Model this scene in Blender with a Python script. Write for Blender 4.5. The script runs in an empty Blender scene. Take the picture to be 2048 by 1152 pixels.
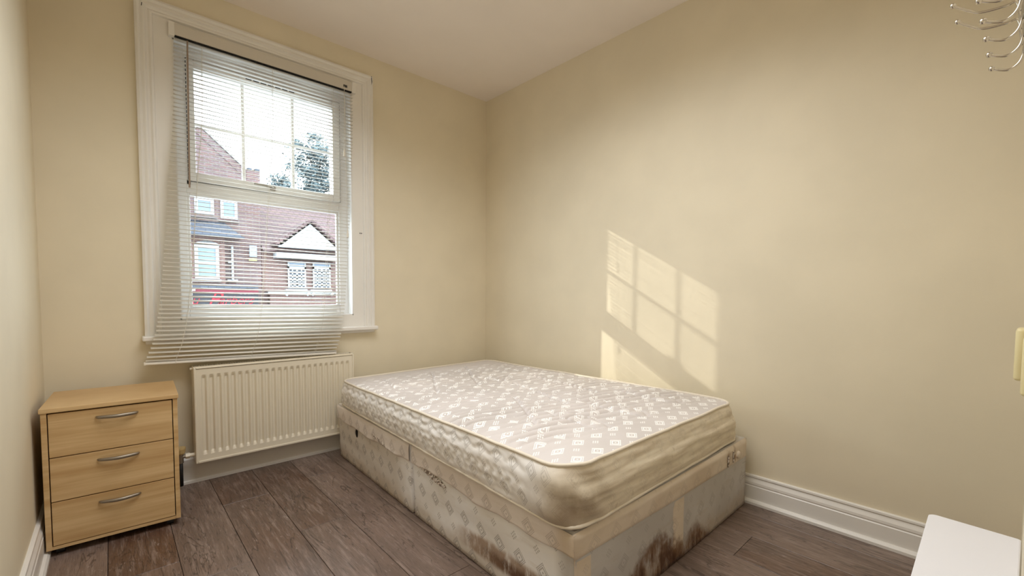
import bpy, bmesh, math, random
from mathutils import Vector, Matrix, noise
random.seed(7)
sc = bpy.context.scene
COL = sc.collection
R = math.radians

# ------------------------------------------------------------------ camera
CAM_F, CAM_YAW, CAM_PITCH, CAM_ROLL = 877.845547, 0.753038406, -0.0483452737, 0.00715759697
CAM_O = Vector((-2.29873722, -2.90721531, 1.02501705))
CAM_SX, CAM_SY = 20.8339789, 53.9085234
_cy, _sy, _cp, _sp = math.cos(CAM_YAW), math.sin(CAM_YAW), math.cos(CAM_PITCH), math.sin(CAM_PITCH)
_f = Vector((_sy * _cp, _cy * _cp, _sp)); _r = Vector((_cy, -_sy, 0)); _u = _r.cross(_f)
_c, _s = math.cos(CAM_ROLL), math.sin(CAM_ROLL)
_R, _U = _c * _r + _s * _u, -_s * _r + _c * _u
cam = bpy.data.cameras.new('camera'); camo = bpy.data.objects.new('camera', cam); COL.objects.link(camo)
cam.sensor_width = 36; cam.lens = CAM_F / 2048 * 36; cam.shift_x = -CAM_SX / 2048; cam.shift_y = CAM_SY / 2048
cam.clip_start = 0.005; cam.clip_end = 400
m3 = Matrix((_R, _U, -_f)).transposed()
camo.matrix_world = Matrix.Translation(CAM_O) @ m3.to_4x4()
sc.camera = camo

def at(px, py, y):
    """the point of the vertical plane at depth y that a pixel of the survey photo shows"""
    d = (px - 1024 - CAM_SX) / CAM_F * _R - (py - 576 - CAM_SY) / CAM_F * _U + _f
    return CAM_O + d * ((y - CAM_O.y) / d.y)

# ------------------------------------------------------------------ light, sky, exposure
SKY_STRENGTH, SUN_STRENGTH, FILL_POWER = 7.0, 2.6, 28.5
w = bpy.data.worlds.new('sky'); sc.world = w; w.use_nodes = True
bg = w.node_tree.nodes['Background']; bg.inputs[0].default_value = (0.80, 0.92, 1.0, 1); bg.inputs[1].default_value = SKY_STRENGTH
sun = bpy.data.lights.new('sun', 'SUN'); sun.energy = SUN_STRENGTH; sun.angle = R(0.55); sun.color = (1.0, 0.93, 0.80)
suno = bpy.data.objects.new('sun', sun); COL.objects.link(suno)
suno.rotation_euler = Vector((1.0, -1.055, -0.607)).to_track_quat('-Z', 'Y').to_euler()
fill_area = bpy.data.lights.new('ceiling_fill', 'AREA'); fill_area.shape = 'DISK'; fill_area.size = 1.5; fill_area.spread = R(148); fill_area.energy = FILL_POWER; fill_area.color = (0.96, 0.98, 1.0)  # added fill light brightening the interior, not a fitting of the room
fill_areao = bpy.data.objects.new('ceiling_fill', fill_area); COL.objects.link(fill_areao); fill_areao.location = (-1.5, -1.75, 2.57)
por = bpy.data.lights.new('window_portal', 'AREA'); por.shape = 'RECTANGLE'; por.size = 0.95; por.size_y = 1.5
por.cycles.is_portal = True
poro = bpy.data.objects.new('window_portal', por); COL.objects.link(poro); poro.location = (-1.58, 0.14, 1.59); poro.rotation_euler = (R(-90), 0, 0)
sc.view_settings.view_transform = 'Standard'; sc.view_settings.look = 'None'
sc.view_settings.exposure = 0.06; sc.view_settings.gamma = 1.0; sc.view_settings.use_curve_mapping = False
sc.cycles.use_denoising = True
sc.cycles.max_bounces = 10; sc.cycles.diffuse_bounces = 7; sc.cycles.glossy_bounces = 4
sc.cycles.transparent_max_bounces = 16; sc.cycles.caustics_reflective = False; sc.cycles.caustics_refractive = False
sc.cycles.sample_clamp_indirect = 6.0

# ------------------------------------------------------------------ node helper
class E:
    def __init__(s, h, k): s.h, s.k = h, k
    def _o(s, op, b=None, c=None): return s.h.m(op, s, b, c)
    def __add__(s, b): return s._o('ADD', b)
    __radd__ = __add__
    def __sub__(s, b): return s._o('SUBTRACT', b)
    def __rsub__(s, b): return s.h.m('SUBTRACT', b, s)
    def __mul__(s, b): return s._o('MULTIPLY', b)
    __rmul__ = __mul__
    def __truediv__(s, b): return s._o('DIVIDE', b)
    def __lt__(s, b): return s._o('LESS_THAN', b)
    def __gt__(s, b): return s._o('GREATER_THAN', b)
class H:
    def __init__(s, nt): s.nt = nt
    def put(s, sock, v):
        if isinstance(v, E): s.nt.links.new(v.k, sock)
        elif isinstance(v, (tuple, list)): sock.default_value = tuple(v) + ((1,) if len(v) == 3 and len(sock.default_value) == 4 else ())
        else: sock.default_value = v
    def m(s, op, a, b=None, c=None, clamp=False):
        n = s.nt.nodes.new('ShaderNodeMath'); n.operation = op; n.use_clamp = clamp
        s.put(n.inputs[0], a)
        if b is not None: s.put(n.inputs[1], b)
        if c is not None: s.put(n.inputs[2], c)
        return E(s, n.outputs[0])
    def mn(s, a, b): return s.m('MINIMUM', a, b)
    def mx(s, a, b): return s.m('MAXIMUM', a, b)
    def ab(s, a): return s.m('ABSOLUTE', a)
    def clamp(s, a): return s.m('ADD', a, 0.0, clamp=True)
    def band(s, x, lo, hi): return (x > lo) * (x < hi)
    def step(s, x, lo, hi):
        n = s.nt.nodes.new('ShaderNodeMapRange'); n.interpolation_type = 'SMOOTHSTEP'
        s.put(n.inputs[0], x); s.put(n.inputs[1], lo); s.put(n.inputs[2], hi); return E(s, n.outputs[0])
    def coord(s, kind):
        n = s.nt.nodes.new('ShaderNodeTexCoord'); return E(s, n.outputs[kind])
    def geom(s, k='Position'):
        return E(s, s.nt.nodes.new('ShaderNodeNewGeometry').outputs[k])
    def rnd(s): return E(s, s.nt.nodes.new('ShaderNodeObjectInfo').outputs['Random'])
    def sep(s, v):
        n = s.nt.nodes.new('ShaderNodeSeparateXYZ'); s.put(n.inputs[0], v); return [E(s, o) for o in n.outputs]
    def comb(s, x, y, z):
        n = s.nt.nodes.new('ShaderNodeCombineXYZ')
        for i, v in enumerate((x, y, z)): s.put(n.inputs[i], v)
        return E(s, n.outputs[0])
    def noise(s, v, scale, detail=3, rough=0.5, dist=0.0):
        n = s.nt.nodes.new('ShaderNodeTexNoise'); s.put(n.inputs['Vector'], v)
        n.inputs['Scale'].default_value = scale; n.inputs['Detail'].default_value = detail
        n.inputs['Roughness'].default_value = rough; n.inputs['Distortion'].default_value = dist
        return E(s, n.outputs[0])
    def mix(s, f, a, b, mode='MIX'):
        n = s.nt.nodes.new('ShaderNodeMix'); n.data_type = 'RGBA'; n.blend_type = mode
        s.put(n.inputs[0], f); s.put(n.inputs[6], a); s.put(n.inputs[7], b); return E(s, n.outputs[2])
    def bump(s, height, strength=0.3, dist=0.01):
        n = s.nt.nodes.new('ShaderNodeBump'); n.inputs['Strength'].default_value = strength; n.inputs['Distance'].default_value = dist
        s.put(n.inputs['Height'], height); return E(s, n.outputs[0])
def sr(r, g, b):
    f = lambda c: c / 12.92 / 255 if c <= 10 else ((c / 255 + 0.055) / 1.055) ** 2.4
    return (f(r), f(g), f(b))
def mat(name, col, rough=0.5, metal=0.0, fn=None, spec=0.5):
    m = bpy.data.materials.new(name); m.use_nodes = True; nt = m.node_tree
    b = nt.nodes['Principled BSDF']; h = H(nt)
    b.inputs['Roughness'].default_value = rough; b.inputs['Metallic'].default_value = metal
    b.inputs['Specular IOR Level'].default_value = spec
    b.inputs['Base Color'].default_value = tuple(col) + (1,)
    m.diffuse_color = tuple(col) + (1,)
    if fn:
        o = fn(h) or {}
        for k, v in o.items(): h.put(b.inputs[k], v)
    return m

# ------------------------------------------------------------------ materials
def paint(col, var=0.03, bs=0.12, scale=260):
    def fn(h):
        p = h.coord('Object'); n = h.noise(p, 3.0, 4); g = h.noise(p, scale, 2)
        return {'Base Color': h.mix(h.step(n, 0.3, 0.7), tuple(c * (1 - var) for c in col), tuple(c * (1 + var) for c in col)), 'Normal': h.bump(g, bs, 0.0012)}
    return fn
WALL = sr(225, 215, 192)
M_wall = mat('cream_wall_paint', WALL, 0.62, fn=paint(WALL))
M_ceil = mat('white_ceiling_paint', sr(238, 230, 224), 0.8, fn=paint(sr(238, 230, 224), 0.015))
GLOSS = sr(230, 227, 222)
M_trim = mat('white_gloss_paint', GLOSS, 0.35, fn=paint(GLOSS, 0.02, 0.05, 60))
M_upvc = mat('white_upvc', sr(232, 230, 228), 0.3)
M_rad = mat('cream_radiator_enamel', sr(226, 218, 200), 0.35)
M_dark = mat('dark_gap', (0.012, 0.010, 0.009), 0.8)
M_seam = mat('dark_gasket', (0.05, 0.05, 0.055), 0.6)
M_slat = mat('white_blind_slat', sr(228, 224, 216), 0.38)
M_cord = mat('white_cord', sr(225, 220, 210), 0.7)
M_headrail = mat('shaded_white_rail', sr(208, 202, 192), 0.5)  # white rail; the shade it hangs in is put into this darker tone
M_wand = mat('clear_brown_wand', sr(150, 132, 118), 0.3)
M_chrome = mat('chrome', (0.62, 0.58, 0.52), 0.16, 1.0)
M_nickel = mat('brushed_nickel', (0.34, 0.30, 0.25), 0.48, 1.0)
M_black = mat('black_plastic', (0.012, 0.012, 0.012), 0.5)
M_cream = mat('cream_plastic', sr(226, 214, 168), 0.35)
M_white = mat('white_laminate', sr(228, 228, 234), 0.4)
M_yellowcap = mat('aged_cream_plastic', sr(190, 165, 115), 0.5)

def glass_mat():
    m = bpy.data.materials.new('window_glass'); m.use_nodes = True; nt = m.node_tree
    for n in list(nt.nodes):
        if n.type != 'OUTPUT_MATERIAL': nt.nodes.remove(n)
    out = [n for n in nt.nodes if n.type == 'OUTPUT_MATERIAL'][0]
    t = nt.nodes.new('ShaderNodeBsdfTransparent'); t.inputs[0].default_value = (0.97, 0.985, 0.98, 1)
    g = nt.nodes.new('ShaderNodeBsdfGlossy'); g.inputs['Roughness'].default_value = 0.02
    mx = nt.nodes.new('ShaderNodeMixShader'); mx.inputs[0].default_value = 0.04
    nt.links.new(t.outputs[0], mx.inputs[1]); nt.links.new(g.outputs[0], mx.inputs[2]); nt.links.new(mx.outputs[0], out.inputs[0])
    return m
M_glass = glass_mat()

def plank_fn(h):
    p = h.coord('Object'); r = h.rnd(); x, y, z = h.sep(p)
    q = h.comb(x + r * 7.3, y * 0.10 + r * 31.0, r * 13.0)
    g1 = h.noise(q, 60.0, 6, 0.65, 0.25)
    g2 = h.noise(h.comb(x + r * 3.1, y * 0.35 + r * 17.0, r * 5.0), 6.0, 3, 0.55, 0.6)
    fine = h.noise(h.comb(x, y * 0.05 + r * 9.0, r), 320.0, 3, 0.7)
    base = h.mix(r, sr(94, 69, 54), sr(138, 121, 111))
    c = h.mix(h.step(g2, 0.35, 0.68) * 0.7, base, sr(98, 82, 73))
    c = h.mix(h.step(g1, 0.45, 0.72) * 0.6, c, sr(156, 138, 128))
    c = h.mix(h.step(fine, 0.50, 0.72) * 0.5, c, sr(46, 35, 30))
    worn = h.noise(h.comb(x, y * 0.25 + r * 4, r * 8), 75.0, 5, 0.8)
    c = h.mix(h.step(worn, 0.60, 0.72) * 0.5, c, sr(192, 182, 176))
    vein = h.ab(h.noise(h.comb(x * 1.2 + r * 2, y * 0.18 + r * 6, r), 9.0, 4, 0.6, 0.8) - 0.5)
    c = h.mix(h.step(vein, 0.012, 0.002) * 0.55, c, sr(44, 32, 27))
    return {'Base Color': c, 'Roughness': h.m('MULTIPLY_ADD', fine, 0.20, 0.24), 'Normal': h.bump(g1 * 0.4 + fine * 0.6, 0.22, 0.002)}
M_plank = mat('grey_brown_wood_plank', sr(90, 72, 62), 0.4, fn=plank_fn)

def beech_fn(h):
    p = h.coord('Object'); r = h.rnd(); x, y, z = h.sep(p)
    q = h.comb(x * 0.05 + r * 9, y * 0.05 + r * 3, z)
    g = h.noise(q, 30.0, 4, 0.6, 0.15)
    f = h.noise(h.comb(x * 0.03 + r * 4, y * 0.03, z), 260.0, 2, 0.6)
    c = h.mix(h.step(g, 0.30, 0.72), sr(188, 152, 104), sr(214, 184, 138))
    c = h.mix(h.step(f, 0.5, 0.75) * 0.30, c, sr(172, 134, 86))
    return {'Base Color': c}
M_beech = mat('pale_beech_laminate', sr(203, 168, 115), 0.42, fn=beech_fn)

def weave(h, u, v, su=0.110, sv=0.065, off=0.055, ru=0.034, rv=0.036):
    """printed lozenges and dot clusters, one row of each by turns: returns the mask of the print"""
    def cell(u_, v_):
        row = h.m('ROUND', v_ / (2 * sv)); vv = v_ - row * (2 * sv)
        uu = h.m('WRAP', u_ - row * off, su * 0.5, -su * 0.5)
        return uu / ru + vv / rv, uu / ru - vv / rv
    a, b = cell(u, v); aa, bb = h.ab(a), h.ab(b); mxx = h.mx(aa, bb)
    ring = h.band(mxx, 0.40, 0.60)
    lines = h.mx(h.band(aa, 0.68, 0.79), h.band(aa, 0.87, 0.99)) * (bb < 0.86)
    rim = h.band(bb, 0.72, 0.84) * (aa < 0.80)
    dia = h.mx(h.mx(h.mx(ring, lines), rim), mxx < 0.13)
    a, b = cell(u + (su * 0.5 - off * 0.5), v + sv); mxx = h.mx(h.ab(a), h.ab(b))
    a3 = h.ab(h.m('WRAP', a, 0.17, -0.17)); b3 = h.ab(h.m('WRAP', b, 0.17, -0.17))
    dots = (a3 < 0.11) * (b3 < 0.10) * (mxx < 0.50)
    return h.mx(dia, dots)
def gauss(h, a, a0, wa, b, b0, wb):
    p = (a - a0) / wa; q = (b - b0) / wb
    return h.m('EXPONENT', (p * p + q * q) * -1.0)

def top_fabric(h):
    u, v, _ = h.sep(h.coord('UV')); p = h.coord('Object')
    mk = weave(h, u, v, 0.080, 0.0535, 0.006, 0.026, 0.037) * h.step(u + 0.05 * h.noise(h.coord('Object'), 6.0), -0.30, -0.50)
    grime = h.noise(p, 2.2, 4); fine = h.noise(p, 420.0, 2)
    base = h.mix(h.step(grime, 0.35, 0.7), sr(208, 201, 198), sr(196, 189, 185))
    c = h.mix(mk * 0.95, base, sr(250, 249, 248))
    return {'Base Color': c, 'Roughness': h.m('MULTIPLY_ADD', mk, -0.18, 0.62), 'Normal': h.bump(fine, 0.15, 0.001)}
M_mtop = mat('quilted_greige_damask', sr(205, 197, 187), 0.6, fn=top_fabric)
def side_fabric(h):
    u, v, _ = h.sep(h.coord('UV')); p = h.coord('Object'); x, y, z = h.sep(p)
    mk = weave(h, u, v - 0.385, 0.092, 0.045, 0.046, 0.030, 0.032)
    n = h.noise(p, 5.0, 5, 0.6); n2 = h.noise(h.comb(x * 0.6, y * 0.6, z * 5.0), 9.0, 4, 0.6)
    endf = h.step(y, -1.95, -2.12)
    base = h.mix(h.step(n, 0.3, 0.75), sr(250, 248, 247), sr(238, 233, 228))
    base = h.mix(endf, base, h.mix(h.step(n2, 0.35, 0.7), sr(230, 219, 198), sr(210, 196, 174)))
    c = h.mix(mk * (0.40 - endf * 0.28), base, sr(138, 130, 124))
    soil = gauss(h, x, -1.36, 0.13, z, 0.40, 0.10) * h.step(y, -1.90, -2.12) * h.step(n, 0.28, 0.62)
    c = h.mix(h.clamp(soil * 0.75), c, sr(120, 96, 72))
    spots = h.step(h.noise(p, 26.0, 3, 0.7), 0.62, 0.72) * endf * 0.25
    c = h.mix(spots, c, sr(140, 116, 88))
    return {'Base Color': c, 'Normal': h.bump(h.noise(p, 300.0, 2), 0.15, 0.001)}
M_mside = mat('quilted_cream_border', sr(225, 216, 205), 0.65, fn=side_fabric)
M_piping = mat('cream_piping', sr(224, 214, 198), 0.6)

def divan_common(h, base):
    p = h.coord('Object'); x, y, z = h.sep(p); u, v, _ = h.sep(h.coord('UV'))
    n = h.noise(p, 6.0, 5, 0.65); n2 = h.noise(h.comb(x, y, z * 0.35), 22.0, 5, 0.7); n3 = h.noise(p, 14.0, 6, 0.7)
    c = base
    onfront = h.step(x, -1.15, -1.25); onend = h.step(y, -2.02, -2.09)
    # dirt rising from the floor
    low = h.step(z + (n - 0.5) * 0.16, 0.10, 0.005)
    c = h.mix(low * 0.42, c, sr(176, 152, 116))
    streak = h.step(h.noise(h.comb(x * 0.5, y * 0.5, z * 3.0), 12.0, 4, 0.6), 0.5, 0.75)
    c = h.mix(streak * 0.20, c, sr(170, 146, 112))
    # big brown stain at the front, low, and at the end
    ctr_ = 0.085 + (y + 1.65) * -0.05
    wob_ = (n3 - 0.5) * 0.5
    sf = h.m('EXPONENT', (h.ab(z - ctr_) / 0.045) * (h.ab(z - ctr_) / 0.045) * -1.0) + wob_
    sf = h.step(sf, 0.30, 0.75) * h.step(y + wob_ * 0.3, -1.44, -1.62) * onfront
    c = h.mix(h.clamp(sf * h.step(n2, 0.25, 0.55)) * 0.80, c, sr(146, 112, 76))
    core = h.step(y + wob_ * 0.3, -1.60, -1.80) * h.step(h.ab(z - ctr_ + 0.015) + wob_ * 0.08, 0.040, 0.010) * onfront
    c = h.mix(h.clamp(core * h.step(n2, 0.30, 0.55)) * 0.85, c, sr(92, 56, 30))
    hump = h.mx(gauss(h, x, -0.90, 0.24, x, -0.90, 9.0) * 0.17, gauss(h, x, -0.60, 0.12, x, -0.6, 9.0) * 0.12)
    se = h.step(z + (n3 - 0.5) * 0.10 + (n2 - 0.5) * 0.12, hump + 0.004, hump - 0.045) * onend
    c = h.mix(h.clamp(se) * h.step(n2, 0.2, 0.55) * 0.9, c, sr(112, 74, 40))
    c = h.mix(h.clamp(h.step(z + (n3 - 0.5) * 0.16, hump - 0.03, hump - 0.10) * onend) * h.step(n2, 0.42, 0.62) * 0.8, c, sr(66, 38, 20))
    return c, p, u, v
def panel_fn(h):
    p = h.coord('Object'); n = h.noise(p, 4.0, 3); x, y, z = h.sep(p)
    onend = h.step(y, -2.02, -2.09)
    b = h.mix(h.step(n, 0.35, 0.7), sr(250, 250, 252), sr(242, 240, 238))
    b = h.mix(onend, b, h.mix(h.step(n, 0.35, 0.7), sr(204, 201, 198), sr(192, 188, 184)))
    b = h.mix(h.step(y + (n - 0.5) * 0.5, -1.15, -0.95) * 0.55, b, sr(204, 192, 176))
    c, p, u, v = divan_common(h, b)
    c = h.mix(weave(h, u, v - 0.15) * (0.55 - onend * 0.25), c, sr(132, 126, 122))
    return {'Base Color': c, 'Normal': h.bump(h.noise(p, 260.0, 2), 0.2, 0.001)}
M_panel = mat('pale_damask_panel', sr(222, 218, 214), 0.7, fn=panel_fn)
def band_fn(h):
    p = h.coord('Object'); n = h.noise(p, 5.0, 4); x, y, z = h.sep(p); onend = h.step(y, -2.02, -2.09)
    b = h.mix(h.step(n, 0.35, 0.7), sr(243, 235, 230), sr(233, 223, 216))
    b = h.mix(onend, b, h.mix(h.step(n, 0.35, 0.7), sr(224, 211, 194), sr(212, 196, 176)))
    c, p, u, v = divan_common(h, b)
    c = h.mix(weave(h, u, v - 0.15) * (0.40 - onend * 0.2), c, sr(150, 138, 130))
    tape = h.mx(gauss(h, x, -0.29, 0.018, z, 0.285, 0.03), gauss(h, x, -0.22, 0.012, z, 0.29, 0.035)) * onend
    c = h.mix(h.clamp(tape * 1.3) * h.step(h.noise(p, 60.0, 3), 0.35, 0.6), c, sr(150, 120, 88))
    return {'Base Color': c, 'Normal': h.bump(h.noise(p, 260.0, 2), 0.2, 0.001)}
M_band = mat('pinkish_cream_band', sr(226, 214, 200), 0.7, fn=band_fn)
M_fold = mat('grubby_gathered_fabric', sr(150, 130, 112), 0.8, fn=lambda h: {'Base Color': h.mix(h.step(h.noise(h.coord('Object'), 90.0, 4), 0.4, 0.62), sr(122, 106, 94), sr(226, 216, 206))})

def brick_fn(c1, c2, mortar, sc_=1.0):
    def fn(h):
        x, y, z = h.sep(h.coord('Object'))
        n = h.nt.nodes.new('ShaderNodeTexBrick'); h.put(n.inputs['Vector'], h.comb(x, z, 0.0))
        n.inputs['Scale'].default_value = 1.0 / sc_; n.inputs['Brick Width'].default_value = 0.23; n.inputs['Row Height'].default_value = 0.078
        n.inputs['Mortar Size'].default_value = 0.010; n.offset = 0.5
        h.put(n.inputs['Color1'], c1); h.put(n.inputs['Color2'], c2); h.put(n.inputs['Mortar'], mortar)
        v = h.noise(h.comb(x, z, 0.0), 1.3, 5, 0.7)
        col = h.mix(h.step(v, 0.35, 0.7) * 0.5, E(h, n.outputs[0]), tuple(c * 0.55 for c in c1))
        return {'Base Color': col}
    return fn
M_brick = mat('red_brick', (0.116, 0.042, 0.037), 0.9, fn=brick_fn((0.159, 0.084, 0.079), (0.114, 0.074, 0.077), (0.182, 0.168, 0.168), 1.25))
M_brick2 = mat('orange_red_brick', (0.131, 0.051, 0.037), 0.9, fn=brick_fn((0.189, 0.095, 0.082), (0.145, 0.079, 0.074), (0.189, 0.168, 0.156), 1.2))
def tile_fn(c1, c2):
    def fn(h):
        x, y, z = h.sep(h.coord('Object'))
        n = h.nt.nodes.new('ShaderNodeTexBrick'); h.put(n.inputs['Vector'], h.comb(x, z, 0.0))
        n.inputs['Scale'].default_value = 1.0; n.inputs['Brick Width'].default_value = 0.3; n.inputs['Row Height'].default_value = 0.16; n.inputs['Mortar Size'].default_value = 0.014
        h.put(n.inputs['Color1'], c1); h.put(n.inputs['Color2'], c2); h.put(n.inputs['Mortar'], tuple(c * 0.4 for c in c1))
        return {'Base Color': E(h, n.outputs[0])}
    return fn
M_tile = mat('red_brown_roof_tile', (0.145, 0.079, 0.074), 0.8, fn=tile_fn((0.152, 0.091, 0.091), (0.119, 0.079, 0.082)))
M_slate = mat('grey_slate', (0.074, 0.079, 0.095), 0.6, fn=tile_fn((0.068, 0.077, 0.105), (0.051, 0.058, 0.079)))
M_extwhite = mat('white_exterior_paint', (0.362, 0.371, 0.385), 0.6)
M_extstone = mat('pale_stone', (0.247, 0.240, 0.231), 0.8)
M_extglass = mat('painted_sky_pane', (0.145, 0.196, 0.268), 0.15, 0.0, spec=0.5)  # reflected sky is painted in as a pale blue base colour
M_extdark = mat('dark_pane', (0.051, 0.058, 0.077), 0.3, spec=0.3)
M_fascia = mat('black_sign_board', (0.030, 0.030, 0.038), 0.6, spec=0.3)
M_red = mat('red_sign_paint', (0.182, 0.037, 0.054), 0.6, spec=0.2)
M_letter = mat('red_lettering', (0.304, 0.025, 0.042), 0.6, spec=0.2)
M_yellow = mat('yellow_sign', (0.326, 0.326, 0.116), 0.6)
M_blue = mat('pale_blue_sign', (0.231, 0.291, 0.371), 0.6)
M_leaf = mat('hazed_leaf', (0.121, 0.156, 0.166), 0.9, spec=0.1)  # distance haze is mixed into the leaf colour
M_bark = mat('grey_bark', (0.070, 0.061, 0.051), 0.9)
M_street = mat('grey_paving', (0.28, 0.28, 0.29), 0.9, fn=paint((0.28, 0.28, 0.29), 0.1, 0.2, 40))

# ------------------------------------------------------------------ mesh helpers
def obj(name, bm, m, parent=None, smooth=False):
    me = bpy.data.meshes.new(name)
    bmesh.ops.recalc_face_normals(bm, faces=bm.faces)
    bm.to_mesh(me); bm.free()
    for x in (m if isinstance(m, (list, tuple)) else [m]): me.materials.append(x)
    if smooth:
        for p in me.polygons: p.use_smooth = True
    o = bpy.data.objects.new(name, me); COL.objects.link(o)
    if parent: o.parent = parent
    return o
def empty(name, loc=(0, 0, 0), rz=0, parent=None):
    o = bpy.data.objects.new(name, None); COL.objects.link(o); o.location = loc; o.rotation_euler = (0, 0, rz)
    o.empty_display_size = 0.05
    if parent: o.parent = parent
    return o
def tag(o, label, cat, group=None, kind=None):
    o['label'] = label; o['category'] = cat
    if group: o['group'] = group
    if kind: o['kind'] = kind
    return o
def box(bm, x0, x1, y0, y1, z0, z1, bev=0.0, seg=2):
    t = bmesh.new()
    vs = [t.verts.new((x, y, z)) for x in (x0, x1) for y in (y0, y1) for z in (z0, z1)]
    for f in ((0, 1, 3, 2), (4, 6, 7, 5), (0, 4, 5, 1), (2, 3, 7, 6), (0, 2, 6, 4), (1, 5, 7, 3)): t.faces.new([vs[i] for i in f])
    if bev: bmesh.ops.bevel(t, geom=list(t.edges), offset=bev, segments=seg, affect='EDGES', profile=0.5)
    join(bm, t); return bm
def join(bm, t, mx=None):
    vm = {}
    for v in t.verts: vm[v] = bm.verts.new(mx @ v.co if mx else v.co)
    for f in t.faces:
        try: nf = bm.faces.new([vm[v] for v in f.verts]); nf.material_index = f.material_index; nf.smooth = f.smooth
        except ValueError: pass
    t.free()
def B(*a, **k): return box(bmesh.new(), *a, **k)
def prism(bm, poly, y0, y1):
    """poly in (x, z), extruded along y"""
    a = [bm.verts.new((x, y0, z)) for x, z in poly]; b = [bm.verts.new((x, y1, z)) for x, z in poly]
    bm.faces.new(a); bm.faces.new(b[::-1])
    n = len(poly)
    for i in range(n): bm.faces.new((a[i], a[(i + 1) % n], b[(i + 1) % n], b[i]))
    return bm
def sweep(bm, prof, path, closed=False):
    """prof: list of 3D offset functions -> rings; path: list of rings of points"""
    rings = [[bm.verts.new(p) for p in ring] for ring in path]
    n = len(rings[0])
    for k in range(len(rings) - (0 if closed else 1)):
        a, b = rings[k], rings[(k + 1) % len(rings)]
        for i in range(n): bm.faces.new((a[i], a[(i + 1) % n], b[(i + 1) % n], b[i]))
    if not closed:
        bm.faces.new(rings[0][::-1]); bm.faces.new(rings[-1])
    return bm
def tube(bm, pts, r, n=8, closed=False, flat=1.0):
    pts = [Vector(p) for p in pts]; rings = []; N = len(pts); up = None
    for i, p in enumerate(pts):
        a = pts[i - 1] if (i > 0 or closed) else p; b = pts[(i + 1) % N] if (i < N - 1 or closed) else p
        t = (b - a).normalized()
        if up is None: up = Vector((0, 0, 1)) if abs(t.z) < 0.9 else Vector((1, 0, 0))
        s = t.cross(up).normalized(); q = s.cross(t).normalized(); up = q
        rr = r(i) if callable(r) else r
        rings.append([p + (s * math.cos(k * 2 * math.pi / n) * flat + q * math.sin(k * 2 * math.pi / n)) * rr for k in range(n)])
    return sweep(bm, None, rings, closed)
def sphere(bm, c, r, sub=2):
    t = bmesh.new(); bmesh.ops.create_icosphere(t, subdivisions=sub, radius=r); join(bm, t, Matrix.Translation(c)); return bm
def cyl(bm, c0, c1, r, n=16): return tube(bm, [c0, c1], r, n)
def smooth_pts(pts, k=6):
    pts = [Vector(p) for p in pts]; out = []
    for i in range(len(pts) - 1):
        p0 = pts[max(i - 1, 0)]; p1 = pts[i]; p2 = pts[i + 1]; p3 = pts[min(i + 2, len(pts) - 1)]
        for j in range(k):
            t = j / k
            out.append(0.5 * ((2 * p1) + (p2 - p0) * t + (2 * p0 - 5 * p1 + 4 * p2 - p3) * t * t + (3 * p1 - p0 - 3 * p2 + p3) * t ** 3))
    return out + [pts[-1]]

# ------------------------------------------------------------------ the room
W, HT = 2.53, 2.60
YB = -3.012                           # where the back wall meets the right wall
SLOPE = 0.0430                        # the back wall stands slightly askew
yb = lambda x: YB - SLOPE * x
LX = -W
def struct(o): o['kind'] = 'structure'; return o
OX0, OX1, OZ0, OZ1 = -2.036, -1.124, 0.876, 2.312     # window opening
TH = 0.13
bm = bmesh.new()
box(bm, -W - 0.12, OX0, 0, TH, -0.1, HT + 0.1); box(bm, OX1, 0.12, 0, TH, -0.1, HT + 0.1)
box(bm, OX0, OX1, 0, TH, -0.1, OZ0); box(bm, OX0, OX1, 0, TH, OZ1, HT + 0.1)
struct(obj('wall_front', bm, M_wall))
struct(obj('wall_right', B(0, 0.12, YB - 0.12, 0, -0.1, HT + 0.1), M_wall))
struct(obj('wall_left', B(-W - 0.12, -W, -3.1, 0, -0.1, HT + 0.1), M_wall))
bm = bmesh.new()
a = [bm.verts.new(p) for p in ((0, yb(0), -0.1), (-W, yb(-W), -0.1), (-W, yb(-W) - 0.12, -0.1), (0, yb(0) - 0.12, -0.1))]
b = [bm.verts.new(v.co + Vector((0, 0, HT + 0.2))) for v in a]
bm.faces.new(a); bm.faces.new(b[::-1])
for i in range(4): bm.faces.new((a[i], a[(i + 1) % 4], b[(i + 1) % 4], b[i]))
struct(obj('wall_back', bm, M_wall))
struct(obj('ceiling', B(-W, 0, -3.1, 0, HT, HT + 0.1), M_ceil))
floor = struct(obj('floor', B(-W, 0, -3.1, 0, -0.1, -0.0045), M_dark))
# planks, 200 mm wide, laid towards the window
plank_meshes = {}
def plank(x0, x1, y0, y1):
    key = (round(x1 - x0, 3), round(y1 - y0, 3))
    if key not in plank_meshes:
        w_, l_ = key; t = B(-w_ / 2 + 0.0009, w_ / 2 - 0.0009, -l_ / 2 + 0.0009, l_ / 2 - 0.0009, -0.004, 0.0, bev=0.0008, seg=1)
        o = obj('plank', t, M_plank, floor); plank_meshes[key] = o.data
    else:
        o = bpy.data.objects.new('plank', plank_meshes[key]); COL.objects.link(o); o.parent = floor
    o.location = ((x0 + x1) / 2, (y0 + y1) / 2, 0)
joints = {-2.135: (-1.02,), -1.935: (-0.43, -1.66), -1.735: (-0.92, -2.15), -1.535: (-0.36, -1.6), -0.535: (-0.9, -2.252), -0.335: (-0.5, -1.75), -0.735: (-0.45, -1.7), -0.935: (-1.1, -2.35)}
xs = [-W] + [round(-2.335 + 0.2 * i, 3) for i in range(12)] + [0.0]
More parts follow.
